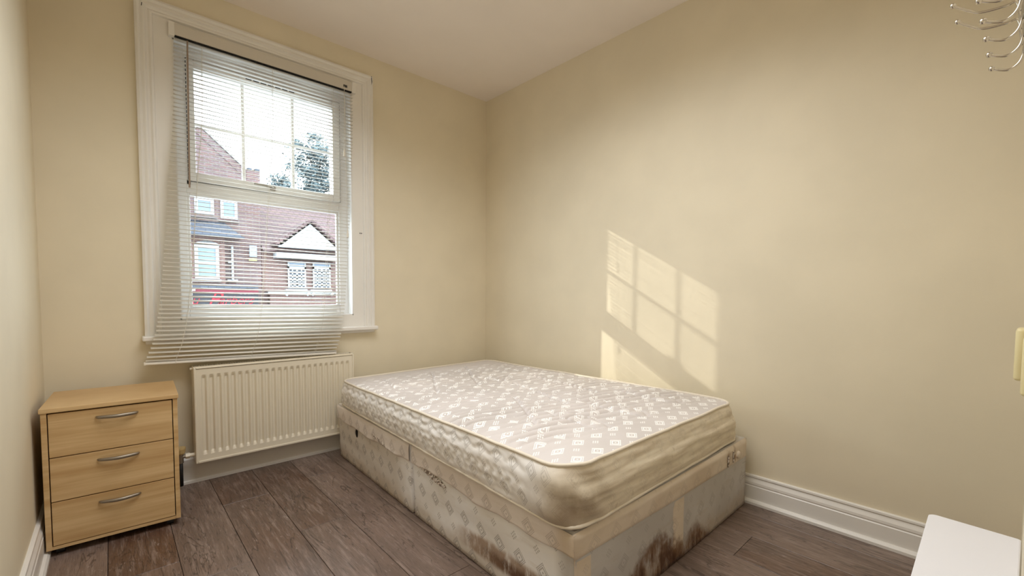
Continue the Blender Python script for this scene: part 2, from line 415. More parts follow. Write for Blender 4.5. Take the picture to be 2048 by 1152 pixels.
for i in range(len(xs) - 1):
    js = joints.get(xs[i]) or (-0.35 - ((i * 37) % 10) * 0.07, -1.57 - ((i * 37) % 10) * 0.07)
    ys = [0.0] + list(js) + ([js[-1] - 1.22] if js[-1] - 1.22 > -2.95 else []) + [-3.05]
    for j in range(len(ys) - 1): plank(xs[i], xs[i + 1], ys[j + 1], ys[j])

# baseboards: moulded profile (depth, height)
PROF = [(0, 0), (0.034, 0), (0.034, 0.012), (0.028, 0.020), (0.019, 0.022), (0.019, 0.086), (0.016, 0.090), (0.018, 0.096), (0.017, 0.106), (0.011, 0.118), (0.009, 0.124), (0.013, 0.130), (0.012, 0.137), (0.006, 0.140), (0, 0.140)]
PLAIN = [(0, 0), (0.026, 0), (0.026, 0.012), (0.021, 0.016), (0.019, 0.018), (0.019, 0.128), (0.015, 0.134), (0.010, 0.140), (0, 0.140)]
def skirting(name, p0, p1, nrm, prof=PROF):
    p0, p1, n = Vector(p0), Vector(p1), Vector(nrm)
    rings = [[p + n * d + Vector((0, 0, z)) for d, z in prof] for p in (p0, p1)]
    return struct(obj(name, sweep(bmesh.new(), None, rings), M_trim))
skirting('baseboard_right', (0, yb(0) + 0.002, 0), (0, -0.001, 0), (-1, 0, 0))
skirting('baseboard_left', (-W, yb(-W) + 0.002, 0), (-W, -0.001, 0), (1, 0, 0))
skirting('baseboard_front', (-W + 0.02, 0, 0), (-0.02, 0, 0), (0, -1, 0), PLAIN)

# ------------------------------------------------------------------ window
win = struct(empty('window_1', ((OX0 + OX1) / 2, 0, 0)))
WI = win.matrix_world.copy()
wx = (OX0 + OX1) / 2
def wpart(name, bm, m=M_trim, parent=win, smooth=False):
    o = obj(name, bm, m, parent, smooth)
    if parent is win: o.location.x = -wx
    return o
# architrave, mitred; profile (distance inwards from the outer edge, depth)
AX0, AX1, AZ0, AZ1 = -2.180, -0.984, 0.800, 2.462
AP = [(0.0, 0.0), (0.0, 0.030), (0.010, 0.034), (0.016, 0.030), (0.020, 0.026), (0.030, 0.030), (0.036, 0.030), (0.042, 0.022), (0.050, 0.019), (0.058, 0.024), (0.066, 0.022), (0.072, 0.010), (0.072, 0.0)]
def ring3(cx, cz, dx, dz): return [Vector((cx + dx * d, -dep, cz + dz * d)) for d, dep in AP]
arch = bmesh.new()
sweep(arch, None, [ring3(AX0, AZ0, 1, 0), ring3(AX0, AZ1, 1, -1), ring3(AX1, AZ1, -1, -1), ring3(AX1, AZ0, -1, 0)])
wpart('architrave', arch)
bm = bmesh.new(); i = 0.070
box(bm, AX0 + i, OX0, -0.012, 0.001, AZ0, AZ1 - i); box(bm, OX1, AX1 - i, -0.012, 0.001, AZ0, AZ1 - i)
wpart('lining_board', bm)
wpart('lining_board', B(OX0, OX1, -0.012, 0.001, OZ1, AZ1 - i)); wpart('lining_board', B(OX0, OX1, -0.012, 0.001, AZ0, OZ0))
bm = bmesh.new(); box(bm, -2.192, -0.973, -0.062, 0.0, 0.775, 0.800, bev=0.006); box(bm, -2.178, -0.986, -0.030, 0.0, 0.757, 0.775, bev=0.003)
wpart('window_sill', bm)
bm = bmesh.new(); box(bm, OX0 - 0.001, OX0 + 0.006, -0.010, 0.075, OZ0 - 0.001, OZ1 + 0.001); box(bm, OX1 - 0.006, OX1 + 0.001, -0.010, 0.075, OZ0 - 0.001, OZ1 + 0.001)
box(bm, OX0, OX1, -0.010, 0.075, OZ1 - 0.006, OZ1 + 0.001); box(bm, OX0, OX1, -0.010, 0.075, OZ0 - 0.001, OZ0 + 0.006)
wpart('reveal_lining', bm, M_upvc)
FY0, FY1 = 0.062, 0.125
def rect_frame(bm, x0, x1, z0, z1, t, y0, y1, tl=None, bev=0.003):
    tl = tl or (t, t, t, t)
    box(bm, x0, x0 + tl[0], y0, y1, z0, z1, bev=bev); box(bm, x1 - tl[1], x1, y0, y1, z0, z1, bev=bev)
    box(bm, x0 + tl[0], x1 - tl[1], y0, y1, z1 - tl[2], z1, bev=bev); box(bm, x0 + tl[0], x1 - tl[1], y0, y1, z0, z0 + tl[3], bev=bev)
    return bm
bm = rect_frame(bmesh.new(), OX0, OX1, OZ0, OZ1, 0.05, FY0, FY1, (0.049, 0.060, 0.055, 0.055)); box(bm, OX0 + 0.049, OX1 - 0.06, FY0, FY1, 1.556, 1.628, bev=0.003); box(bm, OX0 + 0.048, OX0 + 0.068, FY0, FY1, 1.60, OZ1 - 0.05); box(bm, OX1 - 0.064, OX1 - 0.058, FY0, FY1, 1.60, OZ1 - 0.05)
frame = wpart('window_frame', bm, M_upvc)
# fixed lower light: glazing bead and pane
LX0, LX1 = OX0 + 0.049, OX1 - 0.060
wpart('glazing_bead', rect_frame(bmesh.new(), LX0, LX1, 0.931, 1.556, 0.014, FY0 + 0.012, FY0 + 0.034), M_upvc)
wpart('pane', B(LX0 + 0.012, LX1 - 0.012, FY0 + 0.026, FY0 + 0.030, 0.943, 1.544), M_glass)
# opening top sash
SX0, SX1, SZ0, SZ1 = -1.976, -1.178, 1.618, 2.257
sash = wpart('sash', rect_frame(bmesh.new(), SX0, SX1, SZ0, SZ1, 0.04, FY0 - 0.014, FY1 - 0.008, (0.032, 0.046, 0.046, 0.044), bev=0.004), M_upvc)
def spart(name, bm, m): return obj(name, bm, m, sash)
GX0, GX1, GZ0, GZ1 = SX0 + 0.032, SX1 - 0.046, SZ0 + 0.044, SZ1 - 0.046
spart('gasket', rect_frame(bmesh.new(), SX0 - 0.003, SX1 + 0.003, SZ0 - 0.003, SZ1 + 0.003, 0.004, FY0 - 0.006, FY0 - 0.001, bev=0), M_seam)
spart('pane', B(GX0 - 0.006, GX1 + 0.006, FY0 + 0.026, FY0 + 0.030, GZ0 - 0.006, GZ1 + 0.006), M_glass)
for x in (-1.716, -1.452): spart('glazing_bar', B(x - 0.0085, x + 0.0085, FY0 + 0.018, FY0 + 0.038, GZ0 - 0.004, GZ1 + 0.004, bev=0.002), M_upvc)
spart('glazing_bar', B(GX0 - 0.004, GX1 + 0.004, FY0 + 0.019, FY0 + 0.037, 1.922, 1.938, bev=0.002), M_upvc)
bm = bmesh.new(); box(bm, -1.737, -1.420, FY0 - 0.032, FY0 - 0.013, 2.219, 2.250, bev=0.004)
vent = spart('trickle_vent', bm, M_upvc)
bm = bmesh.new()
for k in range(7): x = -1.708 + k * 0.0375; box(bm, x, x + 0.029, FY0 - 0.0335, FY0 - 0.031, 2.228, 2.2335)
spart('vent_slot', bm, M_seam)
bm = bmesh.new(); box(bm, -1.592, -1.562, FY0 - 0.024, FY0 - 0.013, 1.628, 1.652, bev=0.004); tube(bm, smooth_pts([(-1.577, FY0 - 0.028, 1.640), (-1.60, FY0 - 0.045, 1.642), (-1.635, FY0 - 0.048, 1.645), (-1.68, FY0 - 0.046, 1.648)], 4), 0.0065, 8)
spart('window_handle', bm, M_nickel)
bm = bmesh.new(); sphere(bm, (-1.075, -0.013, 1.42), 0.004, 1); sphere(bm, (-1.065, -0.013, 1.42), 0.004, 1)
wpart('screw_hole', bm, M_seam)
wpart('paint_crack', tube(bmesh.new(), [(-0.9935, -0.030, 2.460), (-0.9950, -0.0335, 2.440), (-0.9930, -0.0335, 2.425), (-0.9950, -0.033, 2.405)], lambda i: (0.003, 0.0022, 0.0025, 0.0006)[i], 6), M_seam)
wpart('paint_crack', tube(bmesh.new(), [(-2.150, -0.0305, 2.425), (-2.152, -0.0305, 2.41)], 0.0015, 5), M_seam)

# ------------------------------------------------------------------ venetian blind
BW = 0.912
blind = tag(empty('venetian_blind', (-1.575, -0.03, 2.33)), 'white aluminium venetian blind hanging askew in front of the window, bottom slats below the sill', 'blind')
def bpart(name, bm, m, smooth=False):
    o = obj(name, bm, m, blind, smooth); o.location = (1.575, 0.03, -2.33); return o
bm = bmesh.new(); box(bm, -2.034, -1.122, -0.040, -0.014, 2.318, 2.374, bev=0.002)
bpart('headrail', bm, M_headrail)
for x in (-2.040, -1.117): bpart('bracket', B(x - 0.012, x + 0.012, -0.043, -0.012, 2.310, 2.378, bev=0.002), M_trim)
bpart('rail_lip', B(-2.032, -1.124, -0.034, -0.018, 2.3135, 2.318), M_dark)
KEY = [(2.306, -2.031), (2.04, -2.038), (1.84, -2.048), (1.61, -2.071), (1.30, -2.091), (1.125, -2.108), (0.956, -2.124), (0.833, -2.141), (0.779, -2.154), (0.67, -2.188)]
def left_x(z):
    for (z0, x0), (z1, x1) in zip(KEY, KEY[1:]):
        if z >= z1: return x0 + (x1 - x0) * (z0 - z) / (z0 - z1)
    return KEY[-1][1]
def blind_y(z): return -0.024 - 0.068 * min(1.0, (2.306 - z) / 1.49) if z > 0.70 else -0.092
def arc_section(w_, crown, n=6):
    up = [(-w_ / 2 + w_ * k / n, crown * (1 - (2 * k / n - 1) ** 2)) for k in range(n + 1)]
    return up + [(a, b - 0.0006) for a, b in up[::-1]]
sec = arc_section(0.025, 0.0025)
t = bmesh.new(); sweep(t, None, [[Vector((x, a, b)) for a, b in sec] for x in (-BW / 2, BW / 2)])
slat0 = obj('slat', t, M_slat, blind, True); slat_me = slat0.data
zs = []; z = 2.300
while z > 0.694: zs.append(z); z -= 0.0213
zs += [0.684, 0.679]
cords = {0.128: [], 0.490: [], 0.860: []}
for k, z in enumerate(zs):
    o = slat0 if k == 0 else bpy.data.objects.new('slat', slat_me)
    if k: COL.objects.link(o); o.parent = blind
    t = (2.306 - z) / 1.64
    roll = R(1.5) * t ** 1.5 + R(random.uniform(-0.12, 0.12)); tilt = R(3 + 17 * t + random.uniform(-1.2, 1.2))
    if k >= len(zs) - 2: tilt = R(5)
    p = Vector((left_x(z) + BW / 2 + random.uniform(-0.0015, 0.0015), blind_y(z), z - math.tan(roll) * BW / 2))
    m = Matrix.Translation(p) @ Matrix.Rotation(roll, 4, 'Y') @ Matrix.Rotation(tilt, 4, 'X')
    o.matrix_local = Matrix.Translation((1.575, 0.03, -2.33)) @ m
    for f in cords: cords[f].append(m @ Vector(((f - 0.5) * BW, 0, 0)))
zb = 0.669; pb = Vector((left_x(zb) + BW / 2, -0.092, zb - math.tan(R(1.5)) * BW / 2))
rail = B(-BW / 2, BW / 2, -0.0125, 0.0125, -0.006, 0.006, bev=0.003)
ro = obj('bottom_rail', rail, M_slat, blind); ro.matrix_local = Matrix.Translation((1.575, 0.03, -2.33)) @ Matrix.Translation(pb) @ Matrix.Rotation(R(1.5), 4, 'Y')
for sx in (-1, 1):
    e = obj('rail_end_cap', B(-0.004, 0.004, -0.0135, 0.0135, -0.007, 0.007, bev=0.002), M_cord, ro); e.location.x = sx * BW / 2
for f, pts in cords.items():
    for dy in (-0.0128, 0.0128):
        bpart('ladder_cord', tube(bmesh.new(), [p + Vector((0, dy, 0)) for p in pts[::4]] + [pb + Vector(((f - 0.5) * BW, dy, 0))], 0.0009, 5), M_cord)
bpart('tilt_wand', tube(bmesh.new(), [(-1.978, -0.050, 2.300), (-1.980, -0.062, 2.26), (-1.989, -0.078, 1.556)], 0.0042, 6), M_wand)
for x, z, y in ((-1.192, 1.915, -0.062), (-1.186, 1.405, -0.085)):
    c = bpart('lift_cord', tube(bmesh.new(), [(-1.180, -0.044, 2.335), (x, y, z)], 0.0011, 5), M_cord)
    obj('cord_tassel', tube(bmesh.new(), [(x, y, z + 0.02), (x, y, z - 0.004), (x, y, z - 0.028)], lambda i: (0.003, 0.0055, 0.007)[i], 8), M_cord, c)
obj_marks = bpart('cord_lock', B(-1.184, -1.160, -0.0425, -0.039, 2.330, 2.345, bev=0.001), M_seam)

# ------------------------------------------------------------------ radiator under the window
rx0, rx1, rz0, rz1, ry = -1.999, -1.166, 0.126, 0.633, -0.108
rad = tag(empty('radiator', ((rx0 + rx1) / 2, -0.06, rz0)), 'cream ribbed panel radiator on the wall beneath the window', 'radiator')
RL = Vector((-(rx0 + rx1) / 2, 0.06, -rz0))
def rpart(name, bm, m=M_rad, parent=rad, smooth=False):
    o = obj(name, bm, m, parent, smooth)
    if parent is rad: o.location = RL
    return o
# ribbed front panel as one grid: recessed channels
bm = bmesh.new(); NF = 24; x_in0, x_in1 = rx0 + 0.026, rx1 - 0.024; pitch = (x_in1 - x_in0) / NF
cols = [rx0 + 0.006]
for k in range(NF):
    a = x_in0 + k * pitch
    cols += [a + pitch * q for q in (0.14, 0.26, 0.36, 0.64, 0.74, 0.86)]
cols += [rx1 - 0.006]
rows = [rz0 + 0.012, rz0 + 0.040, rz0 + 0.050, rz0 + 0.060, rz1 - 0.062, rz1 - 0.052, rz1 - 0.042, rz1 - 0.012]
def depth(ci, ri):
    if ci == 0 or ci == len(cols) - 1: return 0
    d = (0, 0.5, 1, 1, 0.5, 0)[(ci - 1) % 6]; e = (0, 0, 0.45, 1, 1, 0.45, 0, 0)[ri]
    return d * e * 0.010
g = [[bm.verts.new((x, ry + depth(ci, ri), z)) for ri, z in enumerate(rows)] for ci, x in enumerate(cols)]
for i in range(len(cols) - 1):
    for j in range(len(rows) - 1): bm.faces.new((g[i][j], g[i + 1][j], g[i + 1][j + 1], g[i][j + 1]))
rpart('front_panel', bm, smooth=False)
bm = rect_frame(bmesh.new(), rx0, rx1, rz0, rz1 - 0.004, 0.010, ry - 0.005, ry + 0.012, (0.010, 0.010, 0.006, 0.012), bev=0.003)
rpart('panel_rim', bm)
rpart('back_panel', B(rx0 + 0.01, rx1 - 0.01, -0.040, -0.030, rz0 + 0.01, rz1 - 0.02))
for x in (rx0 - 0.001, rx1 - 0.003): rpart('side_panel', B(x, x + 0.004, ry + 0.002, -0.028, rz0 + 0.004, rz1 + 0.002, bev=0.0015))
bm = bmesh.new(); box(bm, rx0 + 0.004, rx1 - 0.004, ry + 0.004, ry + 0.022, rz1 - 0.004, rz1 + 0.001); box(bm, rx0 + 0.004, rx1 - 0.004, -0.046, -0.028, rz1 - 0.004, rz1 + 0.001)
n = 66
for k in range(n + 1):
    x = rx0 + 0.030 + (rx1 - rx0 - 0.060) * k / n; box(bm, x - 0.0032, x + 0.0032, ry + 0.02, -0.044, rz1 - 0.005, rz1)
rpart('top_grille', bm)
rpart('convector', B(rx0 + 0.012, rx1 - 0.012, ry + 0.024, -0.048, rz0 + 0.03, rz1 - 0.03), M_dark)
rpart('bleed_valve', cyl(bmesh.new(), (rx0 - 0.012, -0.075, 0.622), (rx0 + 0.003, -0.075, 0.622), 0.007, 10))
vx = -2.060
bm = bmesh.new(); cyl(bm, (vx, -0.085, 0.02), (vx, -0.085, 0.165), 0.0095, 12)
v = rpart('pipe', bm, M_black, smooth=True)
bm = bmesh.new(); cyl(bm, (vx, -0.085, 0.140), (vx, -0.085, 0.190), 0.013, 12); cyl(bm, (vx, -0.085, 0.172), (-2.035, -0.085, 0.172), 0.010, 10)
rpart('valve_body', bm, M_nickel)
rpart('valve_cap', tube(bmesh.new(), [(vx, -0.085, 0.186), (vx, -0.085, 0.192), (vx, -0.085, 0.214), (vx, -0.085, 0.222)], lambda i: (0.015, 0.019, 0.023, 0.022)[i], 14), M_yellowcap)
bm = bmesh.new(); tube(bm, [(-2.040, -0.085, 0.172), (-2.022, -0.085, 0.172)], 0.015, 6); cyl(bm, (-2.022, -0.085, 0.172), (-1.995, -0.085, 0.172), 0.010, 12)
rpart('union_nut', bm, M_rad)
rpart('pipe_stub', B(-1.99, -1.975, -0.092, -0.07, 0.160, 0.184, bev=0.003))

# ------------------------------------------------------------------ chest of drawers in the corner
CWd, CD, CH0, CH1 = 0.405, 0.385, 0.030, 0.579
chest = tag(empty('chest_of_drawers', (-2.303, -0.497, 0), R(-2.2)), 'small pale beech chest with three drawers in the left corner beside the radiator', 'chest of drawers')
hw = CWd / 2
def cpart(name, bm, m=M_beech, parent=chest): return obj(name, bm, m, parent)
cpart('top_panel', B(-hw - 0.004, hw + 0.004, -0.006, CD, CH1 - 0.018, CH1, bev=0.0025))
for s in (-1, 1): cpart('side_panel', B(s * hw - (0.016 if s > 0 else 0), s * hw + (0.016 if s < 0 else 0), 0, CD, CH0, CH1 - 0.018, bev=0.001))
cpart('back_panel', B(-hw + 0.016, hw - 0.016, CD - 0.008, CD - 0.002, CH0, CH1 - 0.018))
cpart('bottom_panel', B(-hw + 0.016, hw - 0.016, 0.002, CD - 0.01, CH0, CH0 + 0.012))
cpart('inner_shadow_board', B(-hw + 0.016, hw - 0.016, 0.022, 0.026, CH0 + 0.012, CH1 - 0.018), M_dark)
z0 = CH0 + 0.013; z1 = CH1 - 0.0215; dh = (z1 - z0) / 3
for k in range(3):
    a, b = z0 + k * dh + 0.0018, z0 + (k + 1) * dh - 0.0018
    d = cpart('drawer', B(-hw + 0.0190, hw - 0.0190, 0.001, 0.019, a, b, bev=0.001))
    hz = b - 0.033
    pts = smooth_pts([(-0.062, -0.001, hz), (-0.050, -0.012, hz), (0.0, -0.025, hz), (0.050, -0.012, hz), (0.062, -0.001, hz)], 5)
    pts = [p + Vector((0.010, 0, 0)) for p in pts]
    obj('drawer_handle', tube(bmesh.new(), pts, lambda i: 0.0042 + 0.0028 * math.sin(math.pi * i / (len(pts) - 1)), 8, flat=0.7), M_nickel, d, True)
for sx in (-1, 1):
    for y in (0.04, CD - 0.04):
        bm = bmesh.new(); cyl(bm, (sx * (hw - 0.035) - 0.012, y, 0.0135), (sx * (hw - 0.035) + 0.012, y, 0.0135), 0.0135, 14); box(bm, sx * (hw - 0.035) - 0.007, sx * (hw - 0.035) + 0.007, y - 0.008, y + 0.008, 0.015, CH0)
        cpart('castor', bm, M_black)

# ------------------------------------------------------------------ divan base
def nz(p, s, seed=0): return noise.noise(Vector((p[0] * s + seed, p[1] * s, p[2] * s)))
def uvgrid(name, nu, nv, P, uvf, m, parent, thick=None, smooth=True):
    """grid surface; with thick, the rim runs back to the underlying surface"""
    bm = bmesh.new(); uv = bm.loops.layers.uv.new('UVMap')
    vs = [[bm.verts.new(P(i / nu, j / nv)) for j in range(nv + 1)] for i in range(nu + 1)]
    for i in range(nu):
        for j in range(nv):
            f = bm.faces.new((vs[i][j], vs[i + 1][j], vs[i + 1][j + 1], vs[i][j + 1])); f.smooth = smooth
            for l, (a, b) in zip(f.loops, ((i, j), (i + 1, j), (i + 1, j + 1), (i, j + 1))): l[uv].uv = uvf(a / nu, b / nv)
    return obj(name, bm, m, parent, smooth)
divan = tag(empty('divan_base', (-0.68, -1.13, 0)), 'stained cream fabric divan bed base split in two halves under the mattress', 'bed base')
DL = Vector((0.68, 1.13, 0))
ZT = 0.330
def front_x(y, z):   # the long side leans out a little and runs askew
    return -1.273 - (-0.15 - y) * 0.030 - z * 0.035
XR = -0.056
def section_mesh(y0, y1, name, ny):
    """a fabric box: rings round the plan (front, near end, right, far end), lofted upwards, closed on top"""
    bm = bmesh.new(); uv = bm.loops.layers.uv.new('UVMap'); nzv = 18
    plan = []
    N1, N2 = ny, 34
    for i in range(N1): plan.append(('f', y1 + (y0 - y1) * i / N1))      # front going towards the camera
    for i in range(N2): plan.append(('n', i / N2))
    for i in range(6): plan.append(('r', y0 + (y1 - y0) * i / 6))
    for i in range(10): plan.append(('b', 1 - i / 10))
    def pos(kind, t, z):
        if kind == 'f': x, y = front_x(t, z), t; u = t
        elif kind == 'n': xf = front_x(y0, z); x, y = xf + (XR - xf) * t, y0 - 0.004 * math.sin(math.pi * t); u = x
        elif kind == 'r': x, y = XR, t; u = t
        else: xf = front_x(y1, z); x, y = xf + (XR - xf) * t, y1; u = x
        p = Vector((x, y, z)); amt = math.sin(math.pi * min(1, max(0, z / ZT))) * 0.8 + 0.2
        if kind == 'f':
            p.x += amt * (0.0055 * nz((0, y * 1.0, z * 4), 3.0, 3) + 0.0022 * nz((y * 0.4, y, z * 6), 9.0, 7) )
        if kind == 'n': p.y += amt * (0.004 * nz((x, 0, z * 4), 3.0, 11) + 0.0015 * nz((x, 1, z * 5), 9.0, 5))
        return p, u
    rings = []
    zz = [0.004 + (ZT - 0.004) * j / nzv for j in range(nzv + 1)]
    for j, z in enumerate(zz): rings.append([pos(k, t, z) for k, t in plan])
    # rounded top edge then flat top
    vv = [[bm.verts.new(p) for p, u in r] for r in rings]; n = len(plan)
    cx = sum(p.x for p, u in rings[-1]) / n; cy = (y0 + y1) / 2
    ins = [bm.verts.new((v.co.x + (cx - v.co.x) * 0.02, v.co.y + (cy - v.co.y) * 0.02, ZT + 0.007)) for v in vv[-1]]
    for j in range(nzv):
        for i in range(n):
            k = (i + 1) % n; f = bm.faces.new((vv[j][i], vv[j][k], vv[j + 1][k], vv[j + 1][i])); f.smooth = True
            us = [rings[j][i][1], rings[j][k][1]] if plan[i][0] == plan[k][0] else [rings[j][i][1]] * 2
            for l, (a, b) in zip(f.loops, ((us[0], zz[j]), (us[1], zz[j]), (us[1], zz[j + 1]), (us[0], zz[j + 1]))): l[uv].uv = (a, b)
    for i in range(n): bm.faces.new((vv[-1][i], vv[-1][(i + 1) % n], ins[(i + 1) % n], ins[i])).smooth = True
    bm.faces.new(ins); bm.faces.new(vv[0][::-1])
    o = obj(name, bm, M_panel, divan); o.location = DL; return o
SECT = [(-1.106, -0.152), (-2.118, -1.130)]
for si, (y0, y1) in enumerate(SECT):
    sec_o = section_mesh(y0, y1, 'divan_half', 60)
    # upper fabric band, its wavy lower edge folding over the panel
    L = y1 - y0
    def wav(y): return 0.018 * nz((y, 0, 0), 4.0, 21 + si * 9) + 0.008 * nz((y, 3, 0), 13.0, 2)
    def P(u, v, y0=y0, y1=y1):
        y = y1 + (y0 - y1) * u
        zl = 0.252 + wav(y) - (0.012 if si == 0 else 0.0)
        z = zl + (ZT + 0.001 - zl) * v
        b = 0.0075 * math.sin(math.pi * min(1.0, max(0.0, 0.04 + v * 0.92))) ** 0.5 + 0.006 * math.exp(-(v / 0.22) ** 2) * (0.6 + nz((y, 1, 1), 7.0))
        if v == 0: b = -0.002
        if v == 1: b = 0.001
        e = min(u, 1 - u) * L; b *= min(1.0, 0.6 + e / 0.02)
        return Vector((front_x(y, z) - b - 0.004, y, z))
    uvgrid('top_band', 110, 12, P, lambda u, v, y0=y0, y1=y1: (y1 + (y0 - y1) * u, 0.25 + 0.08 * v), M_band, sec_o)
    # gathered pull where the drawer handle was
    yc, zc, ln = ((-0.80, 0.262, 0.20), (-1.315, 0.246, 0.20))[si]
    def Q(u, v):
        y = yc - (u - 0.5) * ln; z = zc - 0.03 * (u - 0.5) + (v - 0.5) * 0.026 * math.sin(math.pi * u) ** 0.6
        b = 0.010 + 0.006 * math.sin(u * 60 + 2 * v) * math.sin(math.pi * v) + 0.004 * nz((u * 8, v * 4, 0), 3.0)
        if v in (0, 1) or u in (0, 1): b = 0.001
        return Vector((front_x(y, z) - b, y, z))
    uvgrid('torn_pull', 60, 6, Q, lambda u, v: (u, v), M_fold, sec_o)
far, near = [o for o in divan.children]
bm = bmesh.new()
tear = smooth_pts([(0, -0.452, 0.250), (0, -0.457, 0.225), (0, -0.455, 0.195)], 4)
tube(bm, [Vector((front_x(p.y, p.z) - 0.003, p.y, p.z)) for p in tear], lambda i: 0.001 + 0.008 * math.sin(math.pi * i / (len(tear) - 1)), 8, flat=0.5)
obj('tear', bm, M_dark, far)
# bands on the near end
YE = -2.118
def flatband(name, pts_lo, pts_hi, n=30, lift=0.004):
    (xa, za), (xb, zb_) = pts_lo; (xc, zc), (xd, zd) = pts_hi
    def P(u, v):
        xl, zl = xa + (xb - xa) * u, za + (zb_ - za) * u; xh, zh = xc + (xd - xc) * u, zc + (zd - zc) * u
        x, z = xl + (xh - xl) * v, zl + (zh - zl) * v
        b = lift + 0.0015 * nz((x, 2, z), 9.0, 4)
        t = (x + 1.35) / 1.29
        if v in (0, 1) or u in (0, 1): b = -0.003
        return Vector((x, YE - 0.004 * math.sin(math.pi * max(0, min(1, t))) - b - 0.001, z))
    uvgrid(name, n, 8, P, lambda u, v: (xa + (xb - xa) * u, za + (zc - za) * v), M_band, near)
flatband('end_top_band', ((-1.348, 0.255), (XR - 0.002, 0.238)), ((-1.354, ZT + 0.006), (XR - 0.002, ZT + 0.004)), 60, 0.007)
flatband('corner_band', ((-1.337, 0.006), (-1.262, 0.006)), ((-1.347, 0.26), (-1.268, 0.26)), 8, 0.003)
flatband('middle_band', ((-0.775, 0.006), (-0.690, 0.006)), ((-0.775, 0.25), (-0.690, 0.25)), 8, 0.0025)
obj('tape_remnant', tube(bmesh.new(), smooth_pts([(-0.300, YE - 0.014, 0.305), (-0.298, YE - 0.014, 0.255)], 2), 0.006, 6, flat=0.5), M_fold, near)
obj('tape_remnant', tube(bmesh.new(), [(-0.243, YE - 0.014, 0.312), (-0.240, YE - 0.014, 0.262)], 0.005, 6, flat=0.5), M_fold, near)
obj('fabric_button', tube(bmesh.new(), [(-0.185, YE - 0.005, 0.283), (-0.185, YE - 0.016, 0.283), (-0.185, YE - 0.019, 0.283)], lambda i: (0.019, 0.017, 0.008)[i], 14), M_band, near, True)

# ------------------------------------------------------------------ mattress
matt = tag(empty('mattress', (-0.7, -1.15, 0.337)), 'worn quilted mattress with pale damask pattern lying bare on the divan', 'mattress')
ML = Vector((0.7, 1.15, -0.337))
# corners of the top edge (x, y, z): far-left, far-right, near-right, near-left
CT = [Vector((-1.292, -0.212, 0.488)), Vector((-0.105, -0.165, 0.490)), Vector((-0.118, -2.082, 0.512)), Vector((-1.372, -2.108, 0.522))]
CB = [Vector((-1.292, -0.180, 0.347)), Vector((-0.085, -0.150, 0.347)), Vector((-0.100, -2.108, 0.347)), Vector((-1.378, -2.132, 0.350))]
def quad(C, s, t):   # s: left->right, t: far->near
    a = C[0].lerp(C[1], s); b = C[3].lerp(C[2], s); return a.lerp(b, t)
def outline(rc=0.10, wi=1.2, le=1.95, n_c=12):
    """rounded rectangle in unit coordinates, dense"""
    pts = []
    def line(a, b, n):
        for i in range(n): pts.append((a[0] + (b[0] - a[0]) * i / n, a[1] + (b[1] - a[1]) * i / n))
    rs, rt = rc / wi, rc / le
    def corner(cs, ct, a0):
        for i in range(n_c): a = a0 + math.pi / 2 * i / n_c; pts.append((cs + rs * math.cos(a), ct + rt * math.sin(a)))
    line((0, 1 - rt), (0, rt), 150)                  # left (front) side, walking away from the camera
    corner(rs, rt, math.pi)
    line((rs, 0), (1 - rs, 0), 70)
    corner(1 - rs, rt, -math.pi / 2)
    line((1, rt), (1, 1 - rt), 100)
    corner(1 - rs, 1 - rt, 0)
    line((1 - rs, 1), (rs, 1), 90)
    corner(rs, 1 - rt, math.pi / 2)
    return pts
OUT = outline(); NO = len(OUT)
per = [0.0]
for i in range(NO):
    a, b = quad(CB, *OUT[i]), quad(CB, *OUT[(i + 1) % NO]); per.append(per[-1] + (a - b).length)
# --- side border
def wob(i): return 0.004 * nz((OUT[i][0] * 3, OUT[i][1] * 4, 0), 2.2, 5)
bm = bmesh.new(); uv = bm.loops.layers.uv.new('UVMap'); NVs = 26; rings = []
ctr = Vector((-0.7, -1.15, 0))
for j in range(NVs + 1):
    v = j / NVs; ring = []
    for i in range(NO):
        a, b = quad(CB, *OUT[i]), quad(CT, *OUT[i]); p = a.lerp(b, v)
        s, t = OUT[i]
        nrm = Vector((p.x - ctr.x, p.y - ctr.y, 0)); nx = nrm.x / 0.6; ny = nrm.y / 0.97
        nrm = Vector((nx * abs(nx) ** 6, ny * abs(ny) ** 6, 0)); nrm = nrm.normalized() if nrm.length > 1e-6 else Vector((1, 0, 0))
        bul = 0.016 * math.sin(math.pi * v) ** 0.8
        if s < 0.02 and t > 0.85: bul += 0.012 * (t - 0.85) / 0.15 * math.sin(math.pi * v)
        uu = per[i]
        if t < 0.93 and s < 0.05:      # diamond quilting on the long side
            q = p.y / 0.092 + 0.5; tri = abs((q % 1.0) * 2 - 1); fade = min(1, max(0, (0.93 - t) / 0.06))
            for base_, am_ in ((0.40, 0.20), (0.40, -0.20), (0.80, 0.13)):
                dl = v - (base_ + am_ * (tri - 0.5) * 2 if base_ < 0.7 else base_ + am_ * (tri ** 0.6 - 0.6))
                bul -= fade * 0.0050 * math.exp(-(dl / 0.045) ** 2)
            bul += fade * (0.003 * nz((p.y * 5, v * 3, 0), 3.0, 41) + 0.0015 * nz((p.y * 12, v * 6, 0), 3.0, 5))
        if t > 0.9 and s > 0.05:       # loose horizontal folds on the end
            bul += 0.003 * math.sin(v * 15 + 2.5 * nz((s * 2, v * 2, 4), 2.0, 9)) * math.sin(math.pi * v) + 0.003 * nz((s * 4, v * 10, 0), 2.2, 3)
        corner = max(0, 1 - ((s) ** 2 * 40 + (1 - t) ** 2 * 90))
        bul += corner * 0.006 * math.sin(v * 9 + s * 60)
        p = p + nrm * bul; p.z += wob(i) * (0.6 if v < 0.5 else 0.8)
        ring.append(p)
    rings.append(ring)
vv = [[bm.verts.new(p) for p in r] for r in rings]
